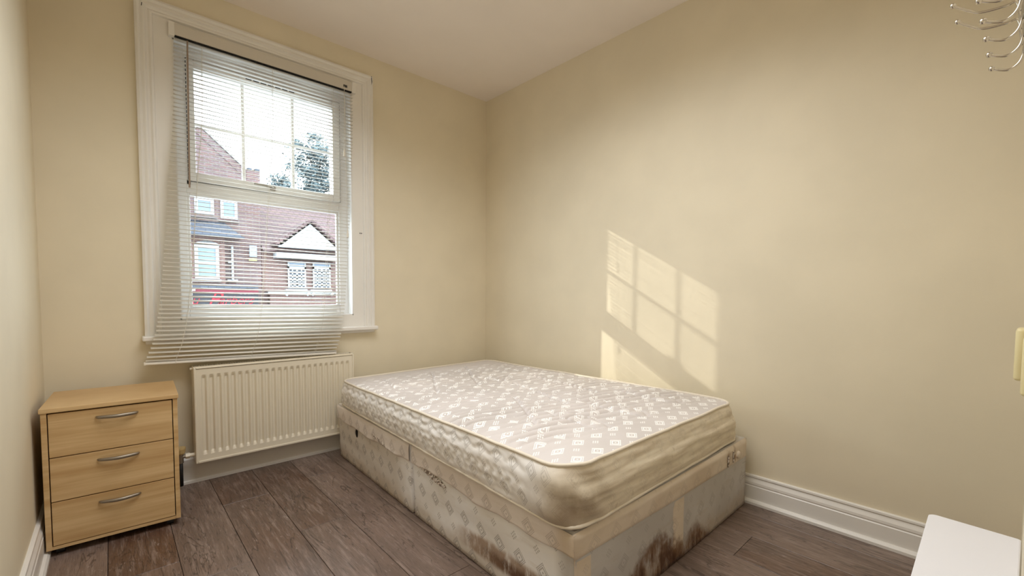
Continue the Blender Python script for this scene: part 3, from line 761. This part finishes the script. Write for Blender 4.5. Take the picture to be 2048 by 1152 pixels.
for j in range(NVs):
    for i in range(NO):
        k = (i + 1) % NO; f = bm.faces.new((vv[j][i], vv[j][k], vv[j + 1][k], vv[j + 1][i])); f.smooth = True
        for l, (a, b) in zip(f.loops, ((per[i], j), (per[i + 1], j), (per[i + 1], j + 1), (per[i], j + 1))): l[uv].uv = (a, 0.34 + 0.165 * b / NVs)
bm.faces.new(vv[0][::-1])
o = obj('side_border', bm, M_mside, matt); o.location = ML
EDGE_T, EDGE_B = rings[-1], rings[0]
# --- quilted top: stitched waves across the width, a few long seams, raised loops near the foot
SEAMS = [((-0.87, -1.33), (-1.15, -1.76)), ((-0.62, -1.05), (-0.80, -1.62)), ((-0.78, -0.42), (-1.10, -1.00)), ((-0.47, -0.36), (-0.80, -0.95)), ((-0.40, -0.98), (-0.52, -1.55)), ((-1.13, -0.45), (-1.20, -0.75))]
LOOPS = [(-0.39, -1.78, 0.05, 0.16), (-0.71, -1.81, 0.05, 0.15), (-0.97, -1.82, 0.045, 0.14), (-0.62, -0.83, 0.04, 0.12)]
def segd(px, py, a, b):
    vx_, vy_ = b[0] - a[0], b[1] - a[1]; t_ = max(0, min(1, ((px - a[0]) * vx_ + (py - a[1]) * vy_) / (vx_ * vx_ + vy_ * vy_)))
    return math.hypot(px - a[0] - vx_ * t_, py - a[1] - vy_ * t_)
def quilt(x, y):
    edge = min(1.0, min(y + 2.08, -0.2 - y) / 0.12, (x + 1.36) / 0.05, (-0.11 - x) / 0.08); edge = max(0.0, edge)
    foot = max(0.0, min(1.0, (y + 2.02) / 0.22)); head = max(0.15, min(1.0, (-0.30 - y) / 0.40))
    wv = 0.028 * nz((x, y, 0), 3.0, 31) + 0.014 * nz((x * 1.2, y * 2.0, 0), 6.5, 12)
    ph = (y + 0.22 * x + wv) / 0.050
    fr = ph - math.floor(ph); d = min(fr, 1 - fr)
    amp = 0.45 + 0.9 * max(0.0, nz((x * 1.3, y * 2, 1), 2.6, 8) + 0.35)
    h = 0.032 * amp * foot * head * ((min(1.0, d / 0.34)) ** 0.55 - 0.75)
    for a, b in SEAMS:
        q = segd(x, y, a, b)
        if q < 0.04: h -= 0.010 * math.exp(-(q / 0.007) ** 2) - 0.002 * math.exp(-((q - 0.016) / 0.008) ** 2)
    for lx, ly, rx_, ry_ in LOOPS:
        e = math.hypot((x - lx) / rx_, (y - ly) / ry_)
        if e < 1.35: h += 0.007 * max(0, 1 - e * e) - 0.006 * math.exp(-((e - 1.02) / 0.10) ** 2)
    h += 0.006 * nz((x, y, 2), 1.8, 17)
    return h * edge
bm = bmesh.new(); uv = bm.loops.layers.uv.new('UVMap'); NR = 150
c0 = (0.5, 0.5); rows_ = []
NS, NT = 190, 330
def in_outline(s, t):   # squares the unit grid onto the rounded outline
    rs, rt = 0.10 / 1.2, 0.10 / 1.95
    ss, tt = s, t
    ds = max(0, rs - s, s - (1 - rs)) / rs; dt = max(0, rt - t, t - (1 - rt)) / rt
    if ds > 0 and dt > 0:
        m_ = max(ds, dt); l_ = math.hypot(ds, dt); k = m_ / l_
        ds2, dt2 = ds * k, dt * k
        ss = rs - ds2 * rs if s < 0.5 else 1 - rs + ds2 * rs; tt = rt - dt2 * rt if t < 0.5 else 1 - rt + dt2 * rt
    return ss, tt
gv = []
for i in range(NS + 1):
    col = []
    for j in range(NT + 1):
        s, t = in_outline(i / NS, j / NT)
        p = quad(CT, s, t)
        e = min(s * 1.2, (1 - s) * 1.2, t * 1.95, (1 - t) * 1.95)
        p.z += 0.020 * (1 - math.exp(-e / 0.10)) + quilt(p.x, p.y) + 0.003 * nz((s * 3, t * 4, 0), 2.2, 5)
        p.z -= 0.014 * math.exp(-(((s - 0.45) / 0.3) ** 2 + ((t - 0.45) / 0.3) ** 2))
        col.append(bm.verts.new(p))
    gv.append(col)
for i in range(NS):
    for j in range(NT):
        f = bm.faces.new((gv[i][j], gv[i][j + 1], gv[i + 1][j + 1], gv[i + 1][j])); f.smooth = True
        for l in f.loops: l[uv].uv = (l.vert.co.y, l.vert.co.x)
o = obj('top_panel', bm, M_mtop, matt); o.location = ML
for nm, edge_, dz, rad_ in (('top_piping', EDGE_T, 0.002, 0.0062), ('bottom_piping', EDGE_B, 0.002, 0.0062)):
    pts = [p + Vector((0, 0, dz)) for p in edge_]
    pts = [q for i, q in enumerate(pts) if i % 2 == 0]
    o = obj(nm, tube(bmesh.new(), pts, rad_, 7, closed=True), M_piping, matt, True); o.location = ML

# ------------------------------------------------------------------ things along the back wall
tdir = Vector((1, -SLOPE, 0)).normalized(); ndir = Vector((-tdir.y, tdir.x, 0))
A0 = Vector((0, YB, 0))
def back(s, n, z): return A0 + tdir * s + ndir * n + Vector((0, 0, z))
RK = 0.017
rack = tag(empty('coat_rack', back(-1.3, 0.0, 1.53), math.atan2(tdir.y, tdir.x)), 'chrome wall rack of wire coat hooks with ball tips, top right of the photo', 'coat rack')
rack_inv = (Matrix.Translation(rack.location) @ Matrix.Rotation(rack.rotation_euler.z, 4, 'Z')).inverted()
def kpart(name, bm, m, parent=rack):
    o = obj(name, bm, m, parent, True)
    if parent is rack: o.matrix_local = rack_inv
    return o
for z in (1.522, 1.542): kpart('rail', tube(bmesh.new(), [back(-1.78, 0.020 + RK, z), back(-0.93, 0.020 + RK, z)], 0.0035, 8), M_chrome)
for s in (-1.70, -1.36): kpart('wall_bracket', cyl(bmesh.new(), back(s, 0, 1.532), back(s, 0.020 + RK, 1.532), 0.008, 12), M_chrome)
for k in range(10):
    s = -0.942 - 0.081 * k
    low = smooth_pts([back(s, n_ + RK, z) for n_, z in ((0.022, 1.545), (0.023, 1.516), (0.029, 1.500), (0.041, 1.4925), (0.054, 1.496), (0.066, 1.503))], 6)
    upp = smooth_pts([back(s, n_ + RK, z) for n_, z in ((0.024, 1.535), (0.028, 1.562), (0.030, 1.578), (0.035, 1.590), (0.048, 1.588), (0.080, 1.591), (0.098, 1.602), (0.122, 1.623))], 6)
    hk = kpart('hook', tube(tube(bmesh.new(), low, 0.0024, 8), upp, 0.0024, 8), M_chrome)
    for p in (low[-1], upp[-1]): obj('ball_tip', sphere(bmesh.new(), p, 0.0052, 2), M_chrome, hk, True)

def wall_box(name, s, n, z0, z1, label):
    root = tag(empty(name, back(s, 0, z0), math.atan2(tdir.y, tdir.x)), label, 'wall box', 'cream wall boxes')
    wd = 0.086
    obj('back_box', B(-wd / 2, wd / 2, 0.0, n - 0.016, 0.004, z1 - z0 - 0.004, bev=0.006, seg=3), M_cream, root, True)
    obj('face_plate', B(-wd / 2 - 0.002, wd / 2 + 0.002, n - 0.018, n, 0.0, z1 - z0, bev=0.007, seg=3), M_cream, root, True)
    return root
wall_box('wall_box', -0.72, 0.030, 0.830, 0.952, 'cream rounded plastic wall box at the right edge, the farther one')
wall_box('wall_box', -0.86, 0.017, 0.816, 0.940, 'cream rounded plastic wall box at the right edge, the nearer one')

cab = tag(empty('low_cabinet', (-1.26, -2.9, 0)), 'white smooth flat-topped low cabinet in the right foreground', 'cabinet')
def lpart(name, bm, m=M_white): o = obj(name, bm, m, cab, False); o.location = (1.26, 2.9, 0); return o
tz = 0.50
bm = bmesh.new(); outl = []
for cx_, cy_, a0 in ((-0.876, -2.838, 0), (-1.664, -2.838, 90), (-1.664, yb(-1.68) + 0.006, 180), (-0.876, yb(-0.86) + 0.006, 270)):
    for k in range(7): a = R(a0 + 15 * k); rr = 0.014 if a0 < 180 else 0.004; outl.append((cx_ + rr * math.cos(a), cy_ + rr * math.sin(a)))
rings = []
for dz, ins in ((-0.022, 0.0), (-0.004, 0.0), (-0.001, 0.001), (0.0, 0.004)):
    rings.append([Vector((x + (-1.27 - x) * ins, y + (-2.88 - y) * ins * 8, tz + dz)) for x, y in outl])
lpart('cabinet_top', sweep(bm, None, rings))
lpart('cabinet_body', B(-1.655, -0.878, -2.910, -2.834, 0.05, tz - 0.022, bev=0.002))
for k in range(2): x = -1.650 + k * 0.388; lpart('flap_door', B(x, x + 0.384, -2.838, -2.8305, 0.055, tz - 0.03, bev=0.002))
lpart('plinth', B(-1.64, -0.89, -2.905, -2.85, 0.0, 0.05), M_white)

# ------------------------------------------------------------------ the street outside
GZ = -2.4; YA = 22.0
struct(obj('street', B(-30, 40, TH + 0.3, 60, GZ - 0.2, GZ), M_street))
def X(px, py, y=YA): p = at(px, py, y); return p.x, p.z
def ebox(name, m, parent, px0, py0, px1, py1, y0, y1, bev=0):
    """a block given by the survey pixels of its top-left and bottom-right corners on the plane y0"""
    a, b = at(px0, py0, y0), at(px1, py1, y0)
    o = obj(name, B(min(a.x, b.x), max(a.x, b.x), y0, y1, min(a.z, b.z), max(a.z, b.z), bev=bev), m, parent); return o
def facade(name, loc, label):
    return tag(empty(name, loc), label, 'building')
ha = facade('gabled_house', (0, 0, 0), 'red brick gabled house across the street with a black shop sign, left in the window')
pts = [(-9.0, GZ), X(521.5, 620), X(521.5, 341), X(492, 338), X(488, 337), X(398, 252)]
xl = X(521.5, 480)[0]; pts[1] = (xl, GZ); pts[2] = (xl, pts[2][1]); ax, az = pts[-1]; sl = (pts[4][1] - az) / (pts[4][0] - ax); pts.append((-9.0, az + sl * (ax + 9.0)))
obj('wall', prism(bmesh.new(), pts, YA, YA + 7), M_brick, ha)
# verge coping along the gable and the parapet block with its caps
def bar2(p, q, t, y0, y1):
    (x0, z0), (x1, z1) = p, q; d = Vector((x1 - x0, z1 - z0)).normalized(); n_ = Vector((-d.y, d.x)) * t
    return prism(bmesh.new(), [(x0, z0), (x1, z1), (x1 + n_.x, z1 + n_.y), (x0 + n_.x, z0 + n_.y)], y0, y1)
obj('gable_coping', bar2(pts[4], pts[5], -0.09, YA - 0.08, YA + 0.3), M_extstone, ha)
obj('gable_coping', bar2(pts[5], pts[6], -0.09, YA - 0.08, YA + 0.3), M_extstone, ha)
obj('verge_bricks', bar2((pts[4][0], pts[4][1] - 0.05), (pts[5][0], pts[5][1] - 0.05), 0.28, YA - 0.04, YA), M_brick, ha)
obj('parapet', prism(bmesh.new(), [X(492, 366), (xl, X(522, 370)[1]), (xl, X(522, 345)[1]), X(492, 342)], YA - 0.12, YA + 0.5), M_brick, ha)
ebox('parapet_cap', M_slate, ha, 495, 335, 504, 340, YA - 0.15, YA + 0.4); ebox('parapet_cap', M_slate, ha, 510, 337, 520, 343, YA - 0.15, YA + 0.4)
def ewin(parent, px0, py0, px1, py1, y, fr=0.11, mid=None, arch=False, m=M_extglass):
    a, b = at(px0, py0, y), at(px1, py1, y); x0, x1, z1, z0 = a.x, b.x, a.z, b.z
    bm = rect_frame(bmesh.new(), x0, x1, z0, z1, fr, y - 0.06, y + 0.02, bev=0)
    if mid: zm = z0 + (z1 - z0) * mid; box(bm, x0, x1, y - 0.05, y + 0.02, zm - 0.05, zm + 0.05)
    wdw = obj('window', bm, M_extwhite, parent)
    zs_ = [(z0 + fr, z1 - fr)] if not mid else [(z0 + fr, zm - 0.05), (zm + 0.05, z1 - fr)]
    for za, zb_ in zs_: obj('pane', B(x0 + fr, x1 - fr, y - 0.015, y - 0.005, za, zb_), m, wdw)
    return wdw
ewin(ha, 388, 389, 428, 430, YA, 0.13, 0.78); ewin(ha, 440, 393, 475, 440, YA, 0.12, 0.80)
ebox('window_sill', M_extstone, ha, 382, 431, 434, 437, YA - 0.15, YA); ebox('window_sill', M_extstone, ha, 438, 440, 478, 446, YA - 0.15, YA)
# slated roof of the bay
bm = bmesh.new(); a, b, c, d = X(330, 432), X(449, 447), X(478, 476), X(330, 458)
zt = (a[1] + b[1]) / 2; zl = (c[1] + d[1]) / 2 - 0.1
vs = [bm.verts.new(p) for p in ((-4.5, YA, zt), (b[0], YA, zt), (c[0], YA - 0.85, zl), (-4.5, YA - 0.85, zl), (c[0] + 0.05, YA, zl))]
bm.faces.new((vs[0], vs[1], vs[2], vs[3])); bm.faces.new((vs[1], vs[4], vs[2])); bm.faces.new((vs[0], vs[3], vs[2], vs[4], vs[1]))
obj('bay_roof', bm, M_slate, ha)
obj('gutter', B(-4.5, c[0] + 0.05, YA - 0.95, YA - 0.82, zl - 0.10, zl), M_extdark, ha)
obj('bay_wall', B(-4.5, X(449, 480, YA - 0.5)[0], YA - 0.5, YA, X(440, 575)[1], zl + 0.05), M_brick2, ha)
yw = YA - 0.5
bm = bmesh.new(); za, zb_ = X(400, 478, yw)[1], X(400, 484, yw)[1]; xa, xb = X(372, 480, yw)[0], X(447, 480, yw)[0]
for k in range(26): x = xa + (xb - xa) * k / 26; box(bm, x, x + (xb - xa) / 40, yw - 0.06, yw, zb_, za)
o = obj('dentil_course', bm, M_brick2, ha); o['kind'] = 'stuff'
ewin(ha, 388, 487, 439, 558, yw, 0.13, 0.46)
a, b = at(388, 487, yw), at(439, 487, yw); bm = bmesh.new()
prism(bm, [(a.x, a.z - 0.03)] + [(a.x + (b.x - a.x) * k / 8, a.z + 0.02 + 0.16 * math.sin(math.pi * k / 8)) for k in range(9)] + [(b.x, a.z - 0.03)], yw - 0.06, yw)
obj('window_head', bm, M_extwhite, ha)
ebox('window_sill', M_extwhite, ha, 384, 558, 443, 564, yw - 0.12, yw); ebox('window_sill', M_extwhite, ha, 455, 559, 476, 564, YA - 0.1, YA)
p0, p1 = at(464, 493, YA - 0.1), at(464, 560, YA - 0.1)
obj('downpipe', tube(bmesh.new(), [(p0.x, YA - 0.1, p1.z), (p0.x, YA - 0.1, p0.z)], 0.055, 8), M_extwhite, ha)
ebox('pipe_hopper', M_extwhite, ha, 456, 521, 464, 526, YA - 0.2, YA)
yf = YA - 0.75
ebox('shop_cornice', M_slate, ha, 372, 567, 517, 577, yf - 0.15, YA)
ebox('red_stripe', M_red, ha, 376, 578, 517, 585, yf - 0.06, YA)
ebox('shop_fascia', M_fascia, ha, 372, 585, 517, 614, yf, YA)
ebox('white_end_block', M_extwhite, ha, 380, 578, 391, 582, yf - 0.12, yf)
p = at(383, 608.5, yf - 0.02)
def lettering(txt, loc, size, m, parent, shear=0.0, off=0.0):
    """each letter a raised mesh of its own, set one after the other"""
    x = loc.x
    for ch in txt:
        cu = bpy.data.curves.new('letter', 'FONT'); cu.body = ch; cu.size = size; cu.shear = shear; cu.extrude = 0.015; cu.offset = off; cu.resolution_u = 3
        t = bpy.data.objects.new('letter', cu); COL.objects.link(t)
        me = bpy.data.meshes.new_from_object(t.evaluated_get(bpy.context.evaluated_depsgraph_get()))
        bpy.data.objects.remove(t); me.materials.clear(); me.materials.append(m)
        xs_ = [v.co.x - v.co.y * shear for v in me.vertices]
        o = bpy.data.objects.new('letter', me); COL.objects.link(o); o.parent = parent
        o.location = (x - min(xs_), loc.y, loc.z); o.rotation_euler = (R(90), 0, 0)
        x += max(xs_) - min(xs_) + 0.07 * size
lettering('u', p, 0.58, M_letter, ha, 0.40, -0.004)
p = at(416, 610.5, yf - 0.02); p.z -= 0.06; lettering('B', p, 0.95, M_letter, ha, 0.45, -0.006)
p = at(437, 608.5, yf - 0.02); lettering('arbers', p, 0.56, M_letter, ha, 0.42, -0.004)
for (u0, v0, u1, v1) in ((480, 586.6, 518, 588.6), (494, 609.5, 520, 612.0)):
    a, b = at(u0, v0, yf - 0.02), at(u1, v1, yf - 0.02); bm = bmesh.new(); n_ = 5
    for k in range(n_): x = a.x + (b.x - a.x) * k / n_; box(bm, x, x + (b.x - a.x) / n_ * (0.6 + 0.08 * (k % 3)), yf - 0.02, yf, min(a.z, b.z), max(a.z, b.z))
    o = obj('white_marks', bm, M_extwhite, ha); o['kind'] = 'stuff'
a = at(372, 614, yf); b = at(517, 614, yf)
obj('shop_front', B(-4.5, b.x, yf + 0.25, YA, GZ, a.z), M_extwhite, ha)
for k in range(4):
    x = -4.2 + k * 1.9; obj('shop_window', B(x, x + 1.6, yf + 0.20, yf + 0.26, GZ + 0.5, a.z - 0.9), M_extglass, ha)

hb = facade('tiled_house', (0, 0, 0), 'lower house with red tiled roof and white pediment across the street, right in the window')
ze = X(560, 500)[1]; xl += 0.02; xr = 14.0
obj('wall', B(xl + 0.02, xr, YA + 0.1, YA + 7, GZ, ze), M_brick2, hb)
zr = at(600, 416, 26.0).z
bm = bmesh.new(); vs = [bm.verts.new(q) for q in ((xl + 0.03, YA - 0.25, ze - 0.1), (xr, YA - 0.25, ze - 0.1), (xr, 26, zr), (xl + 0.03, 26, zr), (xl + 0.03, 30, ze), (xr, 30, ze))]
bm.faces.new((vs[0], vs[1], vs[2], vs[3])); bm.faces.new((vs[3], vs[2], vs[5], vs[4])); bm.faces.new((vs[0], vs[3], vs[4])); bm.faces.new((vs[1], vs[5], vs[2])); bm.faces.new((vs[0], vs[4], vs[5], vs[1]))
obj('roof', bm, M_tile, hb)
obj('ridge_tiles', B(xl + 0.03, xr, 25.9, 26.1, zr - 0.02, zr + 0.10), M_extstone, hb)
yp = YA - 0.55
A_, L_, R_ = X(619, 444, yp), X(557, 492, yp), X(680, 497, yp); zb_ = (L_[1] + R_[1]) / 2; hwp = (R_[0] - L_[0]) / 2; xm = (L_[0] + R_[0]) / 2
obj('pediment', prism(bmesh.new(), [(xm - hwp + 0.12, zb_), (xm + hwp - 0.12, zb_), (xm, A_[1] - 0.1)], yp, YA + 1.2), M_extwhite, hb)
obj('pediment_base', B(xm - hwp, xm + hwp, yp - 0.12, yp + 0.1, zb_ - 0.10, zb_), M_extwhite, hb)
for sgn in (-1, 1):
    p_, q_ = (xm + sgn * (hwp + 0.1), zb_ - 0.02), (xm, A_[1])
    obj('pediment_roof', bar2(p_, q_, 0.14 * -sgn, yp - 0.15, YA + 1.4), M_tile, hb)
    bm = bmesh.new()
    for k in range(11):
        t_ = (k + 0.3) / 11.5; x, z_ = p_[0] + (q_[0] - p_[0]) * t_, p_[1] + (q_[1] - p_[1]) * t_; box(bm, x - 0.07, x + 0.07, yp - 0.2, yp - 0.05, z_ + 0.02, z_ + 0.14)
    o = obj('verge_tile', bm, M_tile, hb); o['kind'] = 'stuff'
ebox('frieze', M_brick2, hb, 550, 497, 684, 505, yp + 0.2, YA + 0.2)
ebox('cornice', M_extwhite, hb, 553, 504, 676, 522, yp, YA + 0.2)
ebox('window_head', M_extwhite, hb, 560, 521, 676, 527, yp + 0.1, YA + 0.2)
def lattice_window(px0, py0, px1, py1, y):
    a, b = at(px0, py0, y), at(px1, py1, y); x0, x1, z1, z0 = a.x, b.x, a.z, b.z; h_ = z1 - z0; fr = 0.07
    bm = rect_frame(bmesh.new(), x0, x1, z0, z1, fr, y - 0.05, y + 0.03, bev=0)
    box(bm, x0, x1, y - 0.05, y + 0.03, z0 + h_ * 0.74, z0 + h_ * 0.82)
    for k in range(1, 4): x = x0 + (x1 - x0) * k / 4; t_ = 0.05 if k == 2 else 0.03; box(bm, x - t_, x + t_, y - 0.04, y + 0.03, z0, z0 + h_ * 0.76)
    for k in range(1, 6): z_ = z0 + h_ * 0.74 * k / 6; box(bm, x0, x1, y - 0.04, y + 0.03, z_ - 0.03, z_ + 0.03)
    wdw = obj('window', bm, M_extwhite, hb)
    obj('pane', B(x0 + fr, x1 - fr, y + 0.0, y + 0.01, z0 + h_ * 0.82, z1 - fr), M_extglass, wdw)
    for i_ in range(4):
        for j_ in range(6):
            xa_ = x0 + (x1 - x0) * i_ / 4 + 0.03; xb_ = x0 + (x1 - x0) * (i_ + 1) / 4 - 0.03; za_ = z0 + h_ * 0.74 * j_ / 6 + 0.03; zc_ = z0 + h_ * 0.74 * (j_ + 1) / 6 - 0.03
            obj('lattice_pane', B(xa_, xb_, y - 0.01, y + 0.0, za_, zc_), M_extdark, wdw)
lattice_window(575, 523, 612, 577, YA); lattice_window(625, 524, 661, 578, YA)
ebox('string_course', M_extwhite, hb, 572, 578, 615, 583, YA - 0.12, YA + 0.15); ebox('string_course', M_extwhite, hb, 622, 579, 664, 584, YA - 0.12, YA + 0.15)
ebox('shop_cornice', M_extstone, hb, 536, 583, 700, 588, YA - 0.5, YA + 0.15)
ebox('shop_sign_board', M_brick2, hb, 540, 588, 700, 612, YA - 0.3, YA + 0.15)
for px in (575, 616.5, 626.5, 664.5):
    p = at(px, 588, YA - 0.6); obj('sign_lamp', tube(bmesh.new(), [p + Vector((-0.06, 0, -0.08)), p + Vector((0.06, 0, 0.05))], 0.06, 8), M_extwhite, hb)
p = at(600, 612, YA - 0.4); obj('shop_front', B(xl + 0.05, xr, YA - 0.35, YA + 0.15, GZ, p.z), M_extwhite, hb)
ebox('wall_sign', M_blue, ha, 499, 491, 514, 514, YA - 0.35, YA - 0.28); ebox('wall_sign', M_yellow, ha, 498, 516, 514, 522, YA - 0.36, YA - 0.28)
obj('sign_bracket', B(X(505, 500)[0], X(510, 500)[0], YA - 0.3, YA, X(505, 506)[1], X(505, 503)[1]), M_extdark, ha)

def tree(name, label, px, py, r_, y, nleaf, flat=1.0, seed=1):
    rnd = random.Random(seed); c = at(px, py, y); root = tag(empty(name, (c.x, y, GZ)), label, 'tree')
    cz = c.z - GZ; bm = bmesh.new()
    tube(bm, smooth_pts([(0, 0, 0), (0.1, 0.1, cz * 0.5), (-0.05, 0, cz - r_ * 0.4), (0.1, 0, cz + r_ * 0.4)], 4), lambda i: 0.22 - 0.015 * i, 8)
    obj('trunk', bm, M_bark, root)
    for k in range(7):
        a_ = k * 2.4; e_ = 0.2 + 0.09 * k; s_ = Vector((0, 0, cz - r_ * 0.5 + k * r_ * 0.12)); q_ = s_ + Vector((math.cos(a_) * r_ * 0.8, math.sin(a_) * r_ * 0.8, r_ * (0.2 + e_)))
        obj('branch', tube(bmesh.new(), [s_, s_.lerp(q_, 0.5) + Vector((0, 0, 0.15)), q_], lambda i: 0.07 - 0.025 * i, 6), M_bark, root)
    bm = bmesh.new()
    clumps = [(Vector((rnd.gauss(0, 0.5), rnd.gauss(0, 0.5), rnd.gauss(0, 0.5 * flat))) * r_) for _ in range(46)]
    for k in range(nleaf):
        b_ = clumps[k % len(clumps)]; p_ = b_ + Vector((rnd.gauss(0, 0.13), rnd.gauss(0, 0.13), rnd.gauss(0, 0.10))) * r_
        if p_.length > r_ * 1.15: continue
        p_ += Vector((0, 0, cz)); d1 = Vector((rnd.uniform(-1, 1), rnd.uniform(-1, 1), rnd.uniform(-1, 1))).normalized(); d2 = d1.orthogonal().normalized(); L_2 = rnd.uniform(0.10, 0.20)
        vs = [bm.verts.new(p_ + q_) for q_ in (-d1 * L_2, d2 * L_2 * 0.5, d1 * L_2, -d2 * L_2 * 0.5)]; bm.faces.new(vs)
    o = obj('foliage', bm, M_leaf, root); o['kind'] = 'stuff'
    return root
tree('leafy_tree', 'tall haze-toned tree rising behind the tiled roof', 633, 337, 2.35, 36.0, 7000, 1.15, 3)
tree('small_tree', 'small pale tree top just above the tiled roof, beside the brick parapet', 560, 372, 0.9, 34.0, 900, 0.7, 5)
